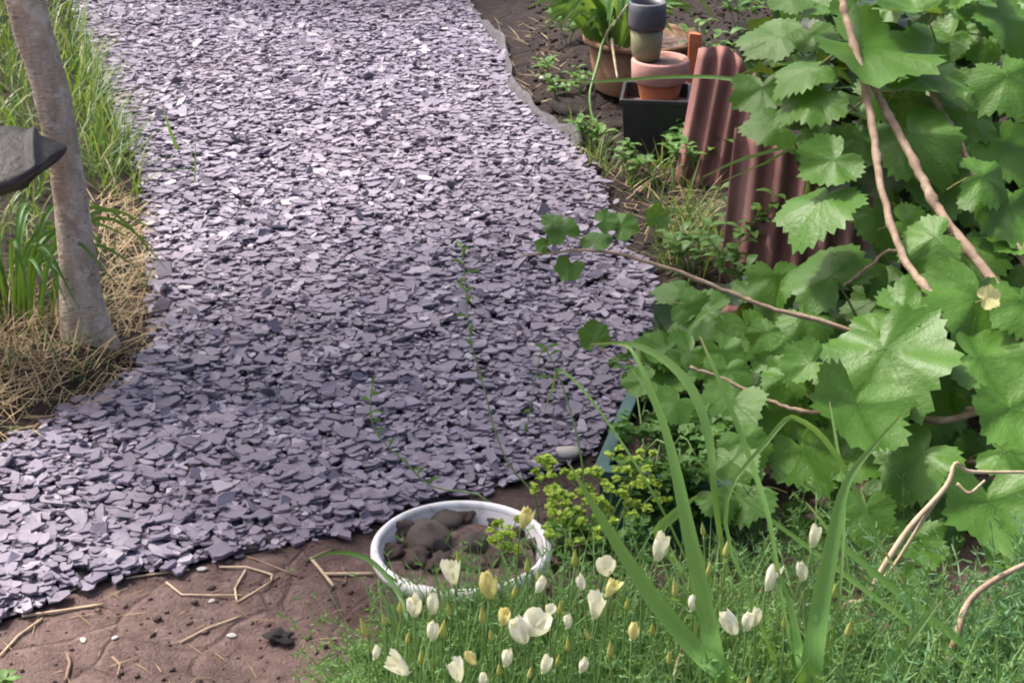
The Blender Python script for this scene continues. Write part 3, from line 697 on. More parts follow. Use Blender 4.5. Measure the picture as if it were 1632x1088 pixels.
box_ring('body', (0.008, 0.008, TW-0.008, TL-0.008), (0.012, 0.012, TW-0.012, TL-0.012), 0, TH-0.012, M['green_plastic'], trough, 0.90)
box_ring('rim', (0, 0, TW, TL), (0.026, 0.026, TW-0.026, TL-0.026), TH-0.014, TH, M['green_rim'], trough, 1.0, floor=False)
o = disc_soil('compost', 0, TH-0.045, M['compost'], trough, 0.008, 5, 12, (TW/2-0.024, TL/2-0.024)); o.location = (TW/2, TL/2, 0)

# lime flowering herb
def floret_cloud(name, centres, rads, nper, s, mat, parent, og, up=0.5):
    pts = []; ss = []
    for c, r in zip(centres, rads):
        for _ in range(nper):
            d = Vector((random.gauss(0, 1), random.gauss(0, 1), random.gauss(0, 1))).normalized()*r*random.uniform(0.35, 1.0); d.z *= 0.7
            pts.append(Vector(c)+d-Vector(og)); ss.append(random.uniform(*s))
    n = len(pts); ss = np.array(ss); L = np.array([(0, -0.5, 0), (-0.42, 0.1, 0.12), (0, 0.6, 0.0), (0.42, 0.1, 0.12)])
    P = np.einsum('nij,nkj->nki', rot_arrays(n, rng.uniform(0, 0.9, n), rng), L[None]*ss[:, None, None])+np.array([tuple(p) for p in pts])[:, None, :]
    return tag(np_mesh(name, P.reshape(-1, 3), np.arange(n*4).reshape(-1, 4), mat, rng.uniform(0, 1, n).repeat(4), parent, smooth=False), kind='stuff')
hb = atZ(965, 850, 0.03); hb = Vector((hb.x, tb.y-0.10, 0)); hb.z = gz1(hb.x, hb.y)
herb = thing('lime_herb', hb, 'bushy herb with frothy lime yellow flower heads before the green trough', 'plant')
for j, (px, py, r, Yv) in enumerate([(880, 742, 22, 2.55), (905, 762, 26, 2.52), (940, 748, 24, 2.56), (985, 740, 24, 2.58), (1018, 765, 24, 2.56), (895, 800, 26, 2.47), (925, 822, 26, 2.46), (960, 786, 24, 2.52), (1000, 800, 26, 2.52), (876, 840, 22, 2.42), (1040, 790, 22, 2.56), (905, 860, 24, 2.42), (868, 775, 18, 2.52), (1022, 735, 18, 2.62), (960, 850, 22, 2.44)]):
    c = atY(px, py, Yv); rm = r/scale_at(c)
    st = tube('stem', [hb+Vector((random.uniform(-0.02, 0.02), random.uniform(-0.02, 0.02), -0.01)), hb.lerp(c, 0.55)+Vector((random.uniform(-0.02, 0.02), 0, 0.02)), c], [0.0025, 0.002, 0.0012], M['stem'], herb, 6, 5, origin=hb)
    cs = [c+Vector((random.gauss(0, rm*0.75), random.gauss(0, rm*0.75), random.gauss(0, rm*0.6))) for _ in range(7)]
    floret_cloud('flower_head', cs, [rm*0.36]*7, 20, (0.006, 0.013), M['lime'], herb, hb)
cs = [atY(random.uniform(870, 1050), random.uniform(830, 900), random.uniform(2.42, 2.50)) for _ in range(30)]
floret_cloud('foliage', cs, [0.03]*40, 22, (0.010, 0.024), M['herb'], herb, hb)
# yellow green sprig inside the planter
sb = atZ(810, 880, base.z+SZ)
spr = thing('lime_sprig', sb, 'small yellow green sprig sprouting inside the white planter', 'plant')
for (px, py, r, Yv) in [(795, 832, 10, 2.42), (790, 855, 13, 2.39), (806, 872, 14, 2.38), (822, 868, 12, 2.38), (815, 850, 10, 2.40), (825, 826, 8, 2.42), (783, 862, 8, 2.39)]:
    c = atY(px, py, Yv); rm = r/scale_at(c)
    tube('stem', [sb+Vector((0, 0, -0.006)), sb.lerp(c, 0.5)+Vector((0, 0.004, 0.008)), c], [0.0018, 0.0015, 0.001], M['stem'], spr, 5, 5, origin=sb)
    floret_cloud('flower_head', [c+Vector((random.gauss(0, rm*0.5), random.gauss(0, rm*0.5), random.gauss(0, rm*0.4))) for _ in range(5)], [rm*0.5]*5, 20, (0.005, 0.010), M['lime'], spr, sb)

# green herb in the trough: foliage made of many leaflets
hc = Vector((tb.x+0.13, tb.y+TL*0.5, tb.z+TH-0.05))
hb2 = thing('parsley_plant', hc, 'bright green leafy herb growing out of the green trough', 'plant')
for j in range(40):
    px = random.uniform(1000, 1160); py = random.uniform(635, 830); Yv = tb.y+0.05+max(0, (790-py)/170)*0.34+random.uniform(0, 0.06); c = atY(px, py, Yv)
    if c.z < tb.z+TH: c.z = tb.z+TH+random.uniform(0, 0.04)
    s0 = Vector((hc.x+random.uniform(-0.04, 0.04), hc.y+random.uniform(-0.1, 0.1), hc.z))
    tube('stem', [s0, s0.lerp(c, 0.5)+Vector((0, 0, 0.03)), c], [0.002, 0.0018, 0.001], M['stem'], hb2, 6, 5, origin=hc)
    floret_cloud('leaf', [c+Vector((random.gauss(0, 0.018), random.gauss(0, 0.018), random.gauss(0, 0.010))) for _ in range(6)], [0.014]*6, 7, (0.012, 0.024), M['herb'], hb2, hc)
for j in range(16):
    c = atY(random.uniform(985, 1125), random.uniform(735, 860), tb.y-random.uniform(0.0, 0.06)); s0 = Vector((hc.x+random.uniform(-0.06, 0.06), tb.y+0.05, hc.z))
    tube('stem', [s0, s0.lerp(c, 0.5)+Vector((0, 0, 0.07)), c], [0.002, 0.0018, 0.001], M['stem'], hb2, 6, 5, origin=hc)
    floret_cloud('leaf', [c+Vector((random.gauss(0, 0.02), random.gauss(0, 0.014), random.gauss(0, 0.014))) for _ in range(6)], [0.015]*6, 7, (0.012, 0.026), M['herb'], hb2, hc)
# white plant label
lp = atY(1108, 640, tb.y+0.30); lb = thing('plant_label', (lp.x, lp.y, tb.z+TH-0.06), 'white plastic plant label stuck in the green trough', 'plant label')
tipp = atY(1122, 590, tb.y+0.30)-Vector((lp.x, lp.y, tb.z+TH-0.06))
V = []; 
for s_ in (-0.006, 0.006):
    for d_ in (-0.0006, 0.0006):
        V += [(s_*0.3, d_, 0), (s_, d_, 0.02), (tipp.x+s_, tipp.y+d_, tipp.z)]
Fc = [(0, 1, 7, 6), (1, 2, 8, 7), (3, 9, 10, 4), (4, 10, 11, 5), (0, 3, 4, 1), (1, 4, 5, 2), (6, 7, 10, 9), (7, 8, 11, 10), (2, 5, 11, 8), (0, 6, 9, 3)]
link_mesh('stick', V, Fc, M['white_plastic'], lb)

# ================================================================== pots at the back
def pot_body(name, r0, r1, h, wall, mat, parent, seg=40):
    return lathe(name, [(0.0, 0.0), (r0, 0.0), (r0+(r1-r0)*0.03, 0.004), (r1, h), (r1-wall, h), (r0-wall*0.6, 0.02), (0.0, 0.018)], mat, parent, seg)
P1 = atY(1020, 160, 5.5); P1.z = gz1(P1.x, 5.5)-0.004
RZ1 = atY(1020, 56, 5.5).z-P1.z
t1 = thing('terracotta_planter', P1, 'wide brown terracotta planter with rolled rim and leafy plant behind the black pot', 'planter')
pot_body('body', 0.150, 0.180, RZ1-0.012, 0.012, M['terracotta'], t1, 48)
lathe('rim', [(0.168, RZ1-0.022), (0.186, RZ1-0.022), (0.196, RZ1-0.014), (0.196, RZ1-0.004), (0.188, RZ1), (0.172, RZ1-0.002)], M['terracotta'], t1, 48, close=True)
disc_soil('compost', 0.168, RZ1-0.03, M['compost'], t1, 0.008, 7)
pl = Vector((P1.x-0.07, P1.y-0.02, P1.z+RZ1-0.035))
pp1 = thing('leafy_plant', pl, 'fresh green plant with pointed leaves growing in the terracotta planter', 'plant')
for j in range(60):
    an = random.uniform(0, 2*math.pi); ln = random.uniform(0.14, 0.30); r0 = random.uniform(0, 0.09)
    p0 = Vector((math.cos(an)*r0-0.02, math.sin(an)*r0*0.6, -0.004)); o_ = Vector((math.cos(an), math.sin(an), 0))*ln
    strap('leaf', [p0, p0+o_*0.22+Vector((0, 0, ln*0.5)), p0+o_*0.6+Vector((0, 0, ln*0.75)), p0+o_*0.95+Vector((0, 0, ln*random.uniform(0.35, 0.8)))], [0.008, 0.026, 0.022, 0.001], M['weed'], pp1, 8, fold=0.3)
# pale stalks that spill over the planter's front
sp1 = Vector((P1.x-0.09, P1.y-0.12, P1.z+RZ1-0.036))
stk = thing('trailing_stalk', sp1, 'pale yellow green stalks trailing down over the front of the terracotta planter', 'plant')
for pts in ([(965, 60, 5.36), (952, 105, 5.26), (940, 150, 5.18), (945, 190, 5.12), (955, 212, 5.08)], [(975, 62, 5.36), (980, 100, 5.26), (984, 125, 5.2)], [(966, 58, 5.36), (985, 30, 5.33), (1000, 8, 5.32)]):
    tube('stalk', [sp1]+[atY(*p) for p in pts], [0.005, 0.005, 0.004, 0.003], M['straw'] if len(pts) == 3 else M['stem'], stk, 14, 6, origin=sp1)
# black square pot
qb = atZ(988, 256, 0.0); qb = Vector((qb.x, qb.y, gz1(qb.x, qb.y)-0.004)); QH = atY(988, 158, qb.y).z-qb.z
sq = thing('square_pot', qb, 'black square plastic pot standing between slate path and corrugated sheet', 'plant pot'); sq.rotation_euler = (0, 0, math.radians(-7))
QW = 0.195
box_ring('body', (0.0, 0.0, QW, QW), (0.004, 0.004, QW-0.004, QW-0.004), 0, QH-0.004, M['black_plastic'], sq, 0.86)
box_ring('rim', (-0.006, -0.006, QW+0.006, QW+0.006), (0.0045, 0.0045, QW-0.0045, QW-0.0045), QH-0.016, QH, M['black_plastic'], sq, 1.0, floor=False)
o = disc_soil('compost', 0, QH-0.045, M['compost'], sq, 0.006, 9, 10, (QW/2-0.008, QW/2-0.008)); o.location = (QW/2, QW/2, 0)
# small clay pot standing in it
cy_ = qb.y+QW*0.55; P2 = atY(1051, 140, cy_); P2.z = qb.z+QH-0.05
rz2 = atY(1050, 93, cy_).z-P2.z
t2 = thing('clay_pot', P2, 'small orange clay pot with thick dusty pink rim standing in the black square pot', 'plant pot')
pot_body('body', 0.052, 0.073, rz2-0.05, 0.008, M['orange_clay'], t2, 36)
lathe('rim', [(0.066, rz2-0.068), (0.079, rz2-0.068), (0.085, rz2-0.062), (0.087, rz2-0.006), (0.083, rz2), (0.073, rz2-0.002)], M['pink_clay'], t2, 40, close=True)
disc_soil('compost', 0.074, rz2-0.012, M['compost'], t2, 0.002, 11)
# olive cup with dark collar on top of it
P3 = Vector((atY(1030, 80, cy_+0.02).x, cy_+0.022, P2.z+rz2-0.0125))
t3 = thing('plastic_cup', P3, 'olive plastic cup with dark grey collar standing on the small clay pot', 'cup')
lathe('body', [(0.0, 0.0), (0.030, 0.0), (0.040, 0.008), (0.045, 0.03), (0.050, 0.105), (0.047, 0.105), (0.042, 0.03)], M['olive_plastic'], t3, 32)
lathe('collar', [(0.047, 0.100), (0.053, 0.098), (0.056, 0.112), (0.057, 0.135), (0.055, 0.150), (0.056, 0.175), (0.050, 0.178), (0.048, 0.15)], M['dark_grey_plastic'], t3, 32, close=True)
# red clay tile leaning by the planter
tz = atY(1103, 165, 5.25); tz.z = gz1(tz.x, 5.25)
til = thing('clay_tile', tz, 'narrow red clay tile standing upright between terracotta planter and corrugated sheet', 'tile')
hz = atY(1103, 52, 5.28).z-tz.z
o = link_mesh('slab', [(-0.022, -0.008, -0.02), (0.022, -0.008, -0.02), (0.022, 0.008, -0.02), (-0.022, 0.008, -0.02), (-0.016, 0.02, hz), (0.022, 0.02, hz*0.985), (0.022, 0.036, hz*0.985), (-0.016, 0.036, hz)],
          [(3, 2, 1, 0), (4, 5, 6, 7), (0, 1, 5, 4), (1, 2, 6, 5), (2, 3, 7, 6), (3, 0, 4, 7)], M['orange_clay'], til)
bv = o.modifiers.new('bevel', 'BEVEL'); bv.width = 0.003; bv.segments = 2
# dark saucer on the soil
ps = on_ground(915, 172); sau = thing('plastic_saucer', ps+Vector((0, 0, 0.004)), 'upturned black plastic saucer lying on the soil before terracotta planter', 'saucer')
lathe('dish', [(0.0, 0.028), (0.055, 0.028), (0.070, 0.0), (0.076, 0.0), (0.076, 0.004), (0.060, 0.034), (0.0, 0.034)], M['matt_black'], sau, 36)
sau.rotation_euler = (0.12, 0.1, 0); sau.scale = (1.1, 1.1, 0.6)

# ================================================================== corrugated sheets
def corrugated(pos, yaw, lean, w, h, pitch, amp, label, seed, roll=0.0):
    nu, nv = int(w/pitch*10), 12; V = []; Fc = []; th = 0.005
    r = random.Random(seed)
    for side in (0, 1):
        for j in range(nv+1):
            for i in range(nu+1):
                x = (i/nu-0.5)*w; f_ = j/nv
                tophi = h*(1+0.05*float(fbm(np.array([x*14+seed]), np.array([0.3]), seed, 3)[0])*2)
                V.append((x, amp*math.sin(2*math.pi*x/pitch)+(th if side else 0)+0.012*math.sin(f_*2.2+x*4), f_*tophi-0.02))
    n1 = (nu+1)*(nv+1)
    for j in range(nv):
        for i in range(nu):
            a = j*(nu+1)+i; Fc += [(a, a+1, a+nu+2, a+nu+1), (n1+a, n1+a+nu+1, n1+a+nu+2, n1+a+1)]
    for i in range(nu):
        a = nv*(nu+1)+i; Fc += [(a, a+1, n1+a+1, n1+a), (i, n1+i, n1+i+1, i+1)]
    for j in range(nv):
        a = j*(nu+1); b_ = a+nu; Fc += [(a, a+nu+1, n1+a+nu+1, n1+a), (b_, n1+b_, n1+b_+nu+1, b_+nu+1)]
    o = link_mesh('corrugated_sheet', V, Fc, M['corrugated'], None, smooth=True); o.location = pos
    o.rotation_euler = (Matrix.Rotation(yaw, 3, 'Z') @ Matrix.Rotation(-lean, 3, 'X') @ Matrix.Rotation(roll, 3, 'Y')).to_euler()
    return tag(o, label, 'roofing sheet')
pA = on_ground(1150, 300)
corrugated(pA, math.radians(-16), math.radians(12), 0.28, 0.40, 0.052, 0.010, 'faded red corrugated sheet leaning upright beside the black square pot', 3, 0.10)
pB = on_ground(1275, 462)
corrugated(pB, math.radians(-8), math.radians(22), 0.40, 0.40, 0.062, 0.010, 'dark red corrugated sheet half hidden by the grape vine leaves', 8, 0.05)

# ================================================================== grape vine
def vine_leaf_mesh(seed):
    r = random.Random(seed); n = 60; out = []; inn = []
    cup = r.uniform(-0.35, 0.40); fold = r.uniform(-0.45, 0.30); wav = r.uniform(0.04, 0.13); ph = r.uniform(0, 6); droop = r.uniform(0.0, 0.55)
    lob = r.uniform(0.02, 0.20); skew = r.uniform(-0.10, 0.10)
    def zz(x, y):
        rr = math.hypot(x, y); a = math.atan2(x, y)
        return cup*rr*rr*0.9+fold*abs(x)*0.6+wav*math.sin(3*a+ph)*rr+wav*0.7*math.sin(7*a+ph*2)*rr*rr-droop*max(0, y)**2
    for i in range(n):
        a = -math.pi+2*math.pi*(i+0.5)/n; d = abs(a)
        R_ = 0.52+0.02*math.cos(a)
        for c_, am, wd in ((0, 0.22+lob*0.6, 0.46), (0.95+skew*(1 if a > 0 else -1), 0.15+lob*0.5, 0.36), (1.85, 0.10+lob*0.25, 0.40)):
            R_ += am*math.exp(-((d-c_)/wd)**2)
        if d > 2.55: R_ *= max(0.30, 1-(d-2.55)/0.59*0.80)
        R_ *= 1+(0.075 if i % 2 else -0.05)*r.uniform(0.3, 1.5)+r.uniform(-0.02, 0.02)
        out.append((R_*math.sin(a), R_*math.cos(a)))
    V = [(0, 0, 0)]; UV = [(0, 0)]
    for k in (0.38, 0.72, 1.0):
        for x, y in out:
            V.append((x*k, y*k, zz(x*k, y*k))); UV.append((x*k, y*k))
    Fc = []
    for i in range(n):
        j = (i+1) % n
        Fc.append((0, 1+i, 1+j))
        for q in range(2): Fc.append((1+q*n+i, 1+(q+1)*n+i, 1+(q+1)*n+j, 1+q*n+j))
    b0_ = len(V); L = r.uniform(0.6, 0.9)
    pt = [Vector((0, 0.02, -0.008)), Vector((0, -L*0.4, -0.18)), Vector((r.uniform(-.1, .1), -L*0.75, -0.55))]
    pv, pf = tube_geo(spline(pt, 4), [0.020, 0.018, 0.017, 0.017, 0.02], 4, b0_); pf = pf[:-2]+[(0, b0_+k, b0_+(k+1) % 4) for k in range(4)]
    V += [tuple(p) for p in pv]; UV += [(5, 5)]*len(pv); Fc += pf
    me = bpy.data.meshes.new('leaf'); me.from_pydata(V, [], Fc); me.update()
    me.polygons.foreach_set('use_smooth', [True]*len(me.polygons))
    l = me.uv_layers.new(name='UVMap'); idx = np.zeros(len(me.loops), np.int32); me.loops.foreach_get('vertex_index', idx)
    l.data.foreach_set('uv', np.array(UV, np.float32)[idx].ravel()); me.materials.append(M['vine']); return me
VL = [vine_leaf_mesh(100+i) for i in range(22)]
root = Vector((1.02, 2.98, 0)); root.z = gz1(root.x, root.y)
vine = thing('grape_vine', root, 'large sprawling grape vine with broad toothed green leaves and woody canes', 'vine')
def canes(pts, radii, name='cane', n=72):
    path_ = [p-root for p in spline(pts, n)]; rr_ = lerp_list(radii, n)
    rr_ = [0.82*r_*(1.28 if i % 8 == 4 else 1.0)*random.uniform(0.94, 1.06) for i, r_ in enumerate(rr_)]
    path_ = [p+Vector((random.uniform(-1, 1), random.uniform(-1, 1), random.uniform(-1, 1)))*0.0016 for p in path_]
    V, Fc = tube_geo(path_, rr_, 8); link_mesh(name, V, Fc, M['cane'], vine, smooth=True)
YV = lambda py: 2.52+(850-py)/750*0.88
rt = lambda dx, dy: root+Vector((dx, dy, -0.02))
def cpx(l, dY=0.0): return [atY(a, b, YV(b)+dY) for a, b in l]
canes(cpx([(1325, -90), (1340, -10), (1352, 40), (1372, 110), (1390, 200), (1405, 300), (1440, 410), (1505, 500)], -0.02)+[rt(-0.05, -0.02)+Vector((0, 0, 0.1)), rt(0, 0)], [0.008, 0.009, 0.010, 0.010, 0.010, 0.009, 0.009, 0.010, 0.012, 0.014])
canes(cpx([(1378, 110), (1410, 172), (1460, 265), (1500, 340), (1590, 460), (1650, 570)], 0.0)+[rt(0.06, 0)+Vector((0, 0, 0.1)), rt(0.05, 0.02)], [0.008, 0.010, 0.011, 0.012, 0.013, 0.013, 0.014, 0.015])
canes(cpx([(1440, 60), (1480, 140), (1530, 230), (1580, 330), (1650, 450)], 0.06)+[rt(0.12, 0.05)+Vector((0, 0, 0.1)), rt(0.1, 0.05)], [0.006, 0.007, 0.008, 0.009, 0.010, 0.012, 0.013])
canes([atY(825, 408, 3.15), atY(890, 402, 3.12), atY(960, 400, 3.1), atY(1060, 425, 3.08), atY(1160, 465, 3.05), atY(1225, 490, 3.03), atY(1335, 520, 3.0), atY(1450, 570, 2.98), rt(-0.1, 0)+Vector((0, 0, 0.15)), rt(-0.03, 0)], [0.0015, 0.003, 0.004, 0.0045, 0.005, 0.0055, 0.006, 0.007, 0.009, 0.010])
canes(cpx([(1100, 585), (1150, 602), (1230, 640), (1290, 656), (1380, 650), (1440, 655), (1490, 670), (1560, 655), (1650, 590)], 0.02)+[rt(0.02, -0.1)+Vector((0, 0, .15)), rt(0.02, -0.05)], [0.003, 0.004, 0.005, 0.005, 0.006, 0.007, 0.008, 0.008, 0.009, 0.01, 0.01])
canes(cpx([(1345, 455), (1385, 425), (1420, 400)], 0.1)+[atY(1470, 420, 3.1), rt(0, 0.05)+Vector((0, 0, .2)), rt(0, 0.05)], [0.003, 0.004, 0.004, 0.005, 0.006, 0.008])
canes(cpx([(1480, 720), (1540, 735), (1620, 730), (1680, 690)], 0.12)+[rt(0.05, -0.02)], [0.004, 0.005, 0.006, 0.007, 0.009])
canes([atY(946, 552, 3.12), atY(985, 572, 3.11), atY(1040, 580, 3.08), atY(1100, 585, 3.0), atY(1190, 625, 2.95), rt(-0.05, -0.02)+Vector((0, 0, 0.12)), rt(-0.02, -0.02)], [0.0015, 0.002, 0.003, 0.004, 0.005, 0.007, 0.008])
def vleaf(px, py, wpx, tilt, theta, Yv, roll=0.0, k=None):
    p = atY(px, py, Yv)
    g = gz1(p.x, p.y)+0.02
    if p.z < g: p = atZ(px, py, g)
    t = math.radians(tilt); nrm = Vector((math.sin(math.radians(roll)), -math.sin(t), math.cos(t)*math.cos(math.radians(roll)))).normalized()
    e1 = (Vector((1, 0, 0))-nrm*nrm.x).normalized(); e2 = nrm.cross(e1)
    th = math.radians(theta); tip = e1*math.cos(th)+e2*math.sin(th); xax = tip.cross(nrm)
    q = Matrix((xax, tip, nrm)).transposed().to_quaternion()
    s_ = wpx/scale_at(p)/1.45
    return put('leaf', VL[random.randrange(22) if k is None else k], vine, p-root, q, s_)
hand = [(1375, 75, 250, 26, -30, 0), (1290, 110, 130, 15, 200, 0), (1465, 125, 150, 18, -10, 0.02), (1305, 150, 150, 38, 190, 0), (1455, 215, 160, 62, -60, 0.02), (1330, 255, 130, 62, 215, -0.02),
        (1565, 282, 120, 55, -10, -0.03), (1605, 120, 150, 55, -70, 0.0), (1310, 318, 175, 12, 230, 0), (1490, 378, 125, 60, 200, -0.02), (1600, 30, 140, 50, -50, 0.05), (1460, 15, 150, 20, 170, 0.02), (1235, 440, 110, 62, -80, 0.25),
        (1325, 440, 170, 48, 120, 0.12), (1440, 492, 130, 36, 20, -0.02), (1410, 556, 250, 42, -80, -0.04), (1195, 520, 95, 60, -40, 0.15), (1125, 497, 130, 42, 170, 0.15), (1365, 645, 200, 46, -100, -0.06),
        (1290, 578, 95, 55, 190, -0.02), (1612, 652, 170, 60, -70, -0.12), (1560, 570, 180, 45, -20, -0.04), (1560, 470, 220, 55, -100, -0.04), (1195, 780, 130, 50, 200, -0.02), (1382, 812, 120, 68, -90, -0.05),
        (1575, 800, 190, 55, -90, -0.10), (1170, 640, 130, 46, -110, 0.02), (1470, 722, 170, 45, -140, 0.0), (1490, 610, 150, 50, -60, 0.04), (1280, 720, 150, 46, -70, 0.06), (1350, 730, 130, 40, -30, 0.08), (1610, 330, 150, 55, -90, 0.04),
        (1605, 230, 160, 50, -60, 0.1), (1540, 180, 140, 45, -120, 0.1), (1240, 200, 110, 45, 180, 0.2), (1215, 140, 120, 50, -100, 0.25), (1240, 60, 130, 40, 160, 0.3), (1400, 340, 130, 40, -60, 0.15), (1540, 400, 150, 45, -80, 0.12),
        (1280, 505, 110, 50, -70, 0.14), (1100, 560, 110, 50, -130, 0.1), (1080, 600, 100, 45, 190, 0.1), (1460, 860, 110, 50, -80, -0.02), (1430, 930, 120, 60, -90, -0.1), (1600, 720, 130, 35, -30, 0.0), (1250, 650, 120, 52, -60, 0.08),
        (1230, 560, 100, 48, -30, 0.1), (1350, 590, 120, 40, -120, 0.06), (1630, 480, 140, 50, -80, -0.06), (1500, 300, 120, 50, -90, 0.12), (1130, 720, 90, 45, -120, 0.05), (1165, 735, 110, 40, -100, -0.02), (1185, 700, 100, 45, -60, 0.0), (1140, 790, 80, 40, -60, -0.03), (1062, 556, 95, 45, 200, 0.08), (1028, 606, 70, 50, 190, 0.05), (1080, 640, 90, 40, -120, 0.0), (1118, 668, 95, 42, -80, 0.02), (1160, 590, 100, 42, -90, 0.05), (1090, 470, 90, 40, 150, 0.25), (1150, 560, 90, 45, -60, 0.1), (1250, 600, 90, 35, -90, 0.05)]
for px, py, w_, ti, th, dY in hand: vleaf(px, py, w_*0.95, ti*0.66-4, th, YV(py)+dY, random.uniform(-20, 20))
for px, py, w_, ti, th in [(898, 368, 66, 38, 120), (948, 384, 60, 25, 60), (988, 362, 62, 42, 40), (880, 352, 40, 30, 90), (962, 352, 44, 45, 20), (908, 426, 52, 40, -110), (868, 392, 30, 55, 160), (948, 540, 60, 62, 100), (1045, 350, 46, 70, 90)]:
    vleaf(px, py, w_, ti, th, 3.12, random.uniform(-20, 20))
VPX = np.array([(1185, -40), (1800, -60), (1800, 900), (1632, 890), (1480, 880), (1330, 850), (1240, 820), (1150, 800), (1060, 740), (1030, 650), (1015, 580), (1060, 480), (1150, 490), (1190, 430), (1250, 440), (1395, 400), (1385, 300), (1260, 290), (1250, 200), (1200, 120)])
def inpoly(x, y, q):
    c = False
    for i in range(len(q)):
        ax, ay = q[i]; bx, by = q[(i+1) % len(q)]
        if (ay > y) != (by > y) and x < (bx-ax)*(y-ay)/(by-ay)+ax: c = not c
    return c
cnt = 0
while cnt < 205:
    px, py = random.uniform(1000, 1800), random.uniform(-60, 900)
    if not inpoly(px, py, VPX): continue
    w_ = random.triangular(38, 150, 70)
    if (1140-w_*0.3 < px < 1385+w_*0.25 and 290-w_*0.2 < py < 425+w_*0.2) or (px < 1200+w_*0.4 and py < 300): continue
    Yv = YV(py)+random.uniform(0.04, 0.40)
    vleaf(px, py, w_, random.triangular(-20, 62, 18), random.gauss(-85, 60), Yv, random.gauss(0, 22)); cnt += 1
# deeper leaves too hidden to pick apart: one part
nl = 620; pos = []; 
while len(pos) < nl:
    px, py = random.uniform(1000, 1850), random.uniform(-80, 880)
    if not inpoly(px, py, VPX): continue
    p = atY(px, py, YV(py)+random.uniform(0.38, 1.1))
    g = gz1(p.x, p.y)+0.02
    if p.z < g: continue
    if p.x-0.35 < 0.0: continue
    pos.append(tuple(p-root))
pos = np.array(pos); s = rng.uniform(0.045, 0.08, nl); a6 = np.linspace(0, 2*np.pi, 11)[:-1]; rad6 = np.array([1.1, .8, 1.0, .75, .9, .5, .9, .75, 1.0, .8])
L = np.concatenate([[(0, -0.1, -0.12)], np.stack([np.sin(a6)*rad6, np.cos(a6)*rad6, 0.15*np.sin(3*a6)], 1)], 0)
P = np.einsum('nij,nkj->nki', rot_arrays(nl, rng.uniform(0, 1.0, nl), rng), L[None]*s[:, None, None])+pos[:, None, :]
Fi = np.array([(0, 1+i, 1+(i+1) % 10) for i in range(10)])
o = np_mesh('leaf_mass', P.reshape(-1, 3), (np.arange(nl)[:, None, None]*11+Fi[None]).reshape(-1, 3), M['vine_shaded'], rng.uniform(0, 1, nl).repeat(11), vine, smooth=True); tag(o, kind='stuff')
# yellowed curled leaf
yl = vleaf(1572, 475, 45, 60, 20, YV(475)-0.10)
ym = yl.data.copy(); yl.data = ym; ym.materials[0] = M['yellow']; tag(yl, 'small withered yellow leaf')

# ================================================================== iris and grass-like blades in front
def clump(name, base_px, label, leaves, cat='plant', mat='iris', gbase=None, fold=0.25):
    b_ = gbase; root_ = Vector((b_.x, b_.y, gz1(b_.x, b_.y)))
    t_ = thing(name, root_, label, cat)
    for pts, ww in leaves:
        P_ = [atY(*p) for p in pts]; wm = [0.66*w_/scale_at(P_[min(int(i/(len(ww)-1)*(len(P_)-1)+0.5), len(P_)-1)]) for i, w_ in enumerate(ww)]
        P_ = P_+[root_+Vector((random.uniform(-0.02, 0.02), random.uniform(-0.015, 0.015), -0.015))]; wm = wm+[wm[-1]*0.8]
        strap('leaf', P_, wm, M[mat], t_, 22, root_, fold=fold)
    return t_
g1 = atZ(1190, 1200, 0)
clump('iris_plant', None, 'tall iris with broad sword leaves crossing in front of the cream poppies', [
    ([(903, 732, 2.02), (958, 825, 2.0), (1035, 945, 1.97), (1110, 1035, 1.94), (1165, 1092, 1.92)], [2, 22, 40, 46, 48]),
    ([(985, 548, 2.16), (1012, 566, 2.12), (1062, 690, 2.06), (1098, 850, 2.0), (1128, 990, 1.96), (1150, 1090, 1.93)], [2, 8, 20, 36, 44, 46]),
    ([(1140, 1000, 1.99), (1090, 960, 2.0), (1072, 985, 1.98)], [2, 7, 8]),
], gbase=g1)
g2 = atZ(1285, 1200, 0)
clump('iris_plant', None, 'iris with sword leaves forming a narrow V beside the dry bent stalk', [
    ([(1452, 645, 2.10), (1390, 712, 2.07), (1348, 772, 2.04), (1325, 870, 2.0), (1304, 980, 1.96), (1290, 1092, 1.92)], [2, 12, 22, 38, 50, 54]),
    ([(1235, 895, 2.0), (1258, 960, 1.98), (1272, 1030, 1.95), (1280, 1092, 1.93)], [2, 14, 24, 30]),
    ([(1115, 535, 2.2), (1150, 615, 2.16), (1192, 722, 2.12), (1225, 825, 2.06), (1245, 950, 2.0), (1270, 1080, 1.95)], [4, 12, 14, 12, 10, 8]),
    ([(1440, 930, 2.05), (1395, 850, 2.09), (1345, 745, 2.12), (1305, 690, 2.12), (1272, 668, 2.11), (1252, 668, 2.10), (1215, 712, 2.07), (1165, 775, 2.03), (1160, 860, 2.0), (1215, 1000, 1.95)], [2, 10, 14, 14, 12, 12, 12, 11, 9, 9]),
    ([(1322, 640, 2.2), (1332, 700, 2.16), (1345, 800, 2.1), (1330, 1000, 2.0)], [2, 7, 8, 8]),
], gbase=g2)
g3 = atZ(1380, 1180, 0)
clump('iris_plant', None, 'low iris leaf leaning away from the V shaped iris over feathery foliage', [
    ([(1500, 955, 2.02), (1452, 1015, 1.98), (1405, 1070, 1.95), (1380, 1110, 1.93)], [2, 22, 26, 26]),
], gbase=g3)
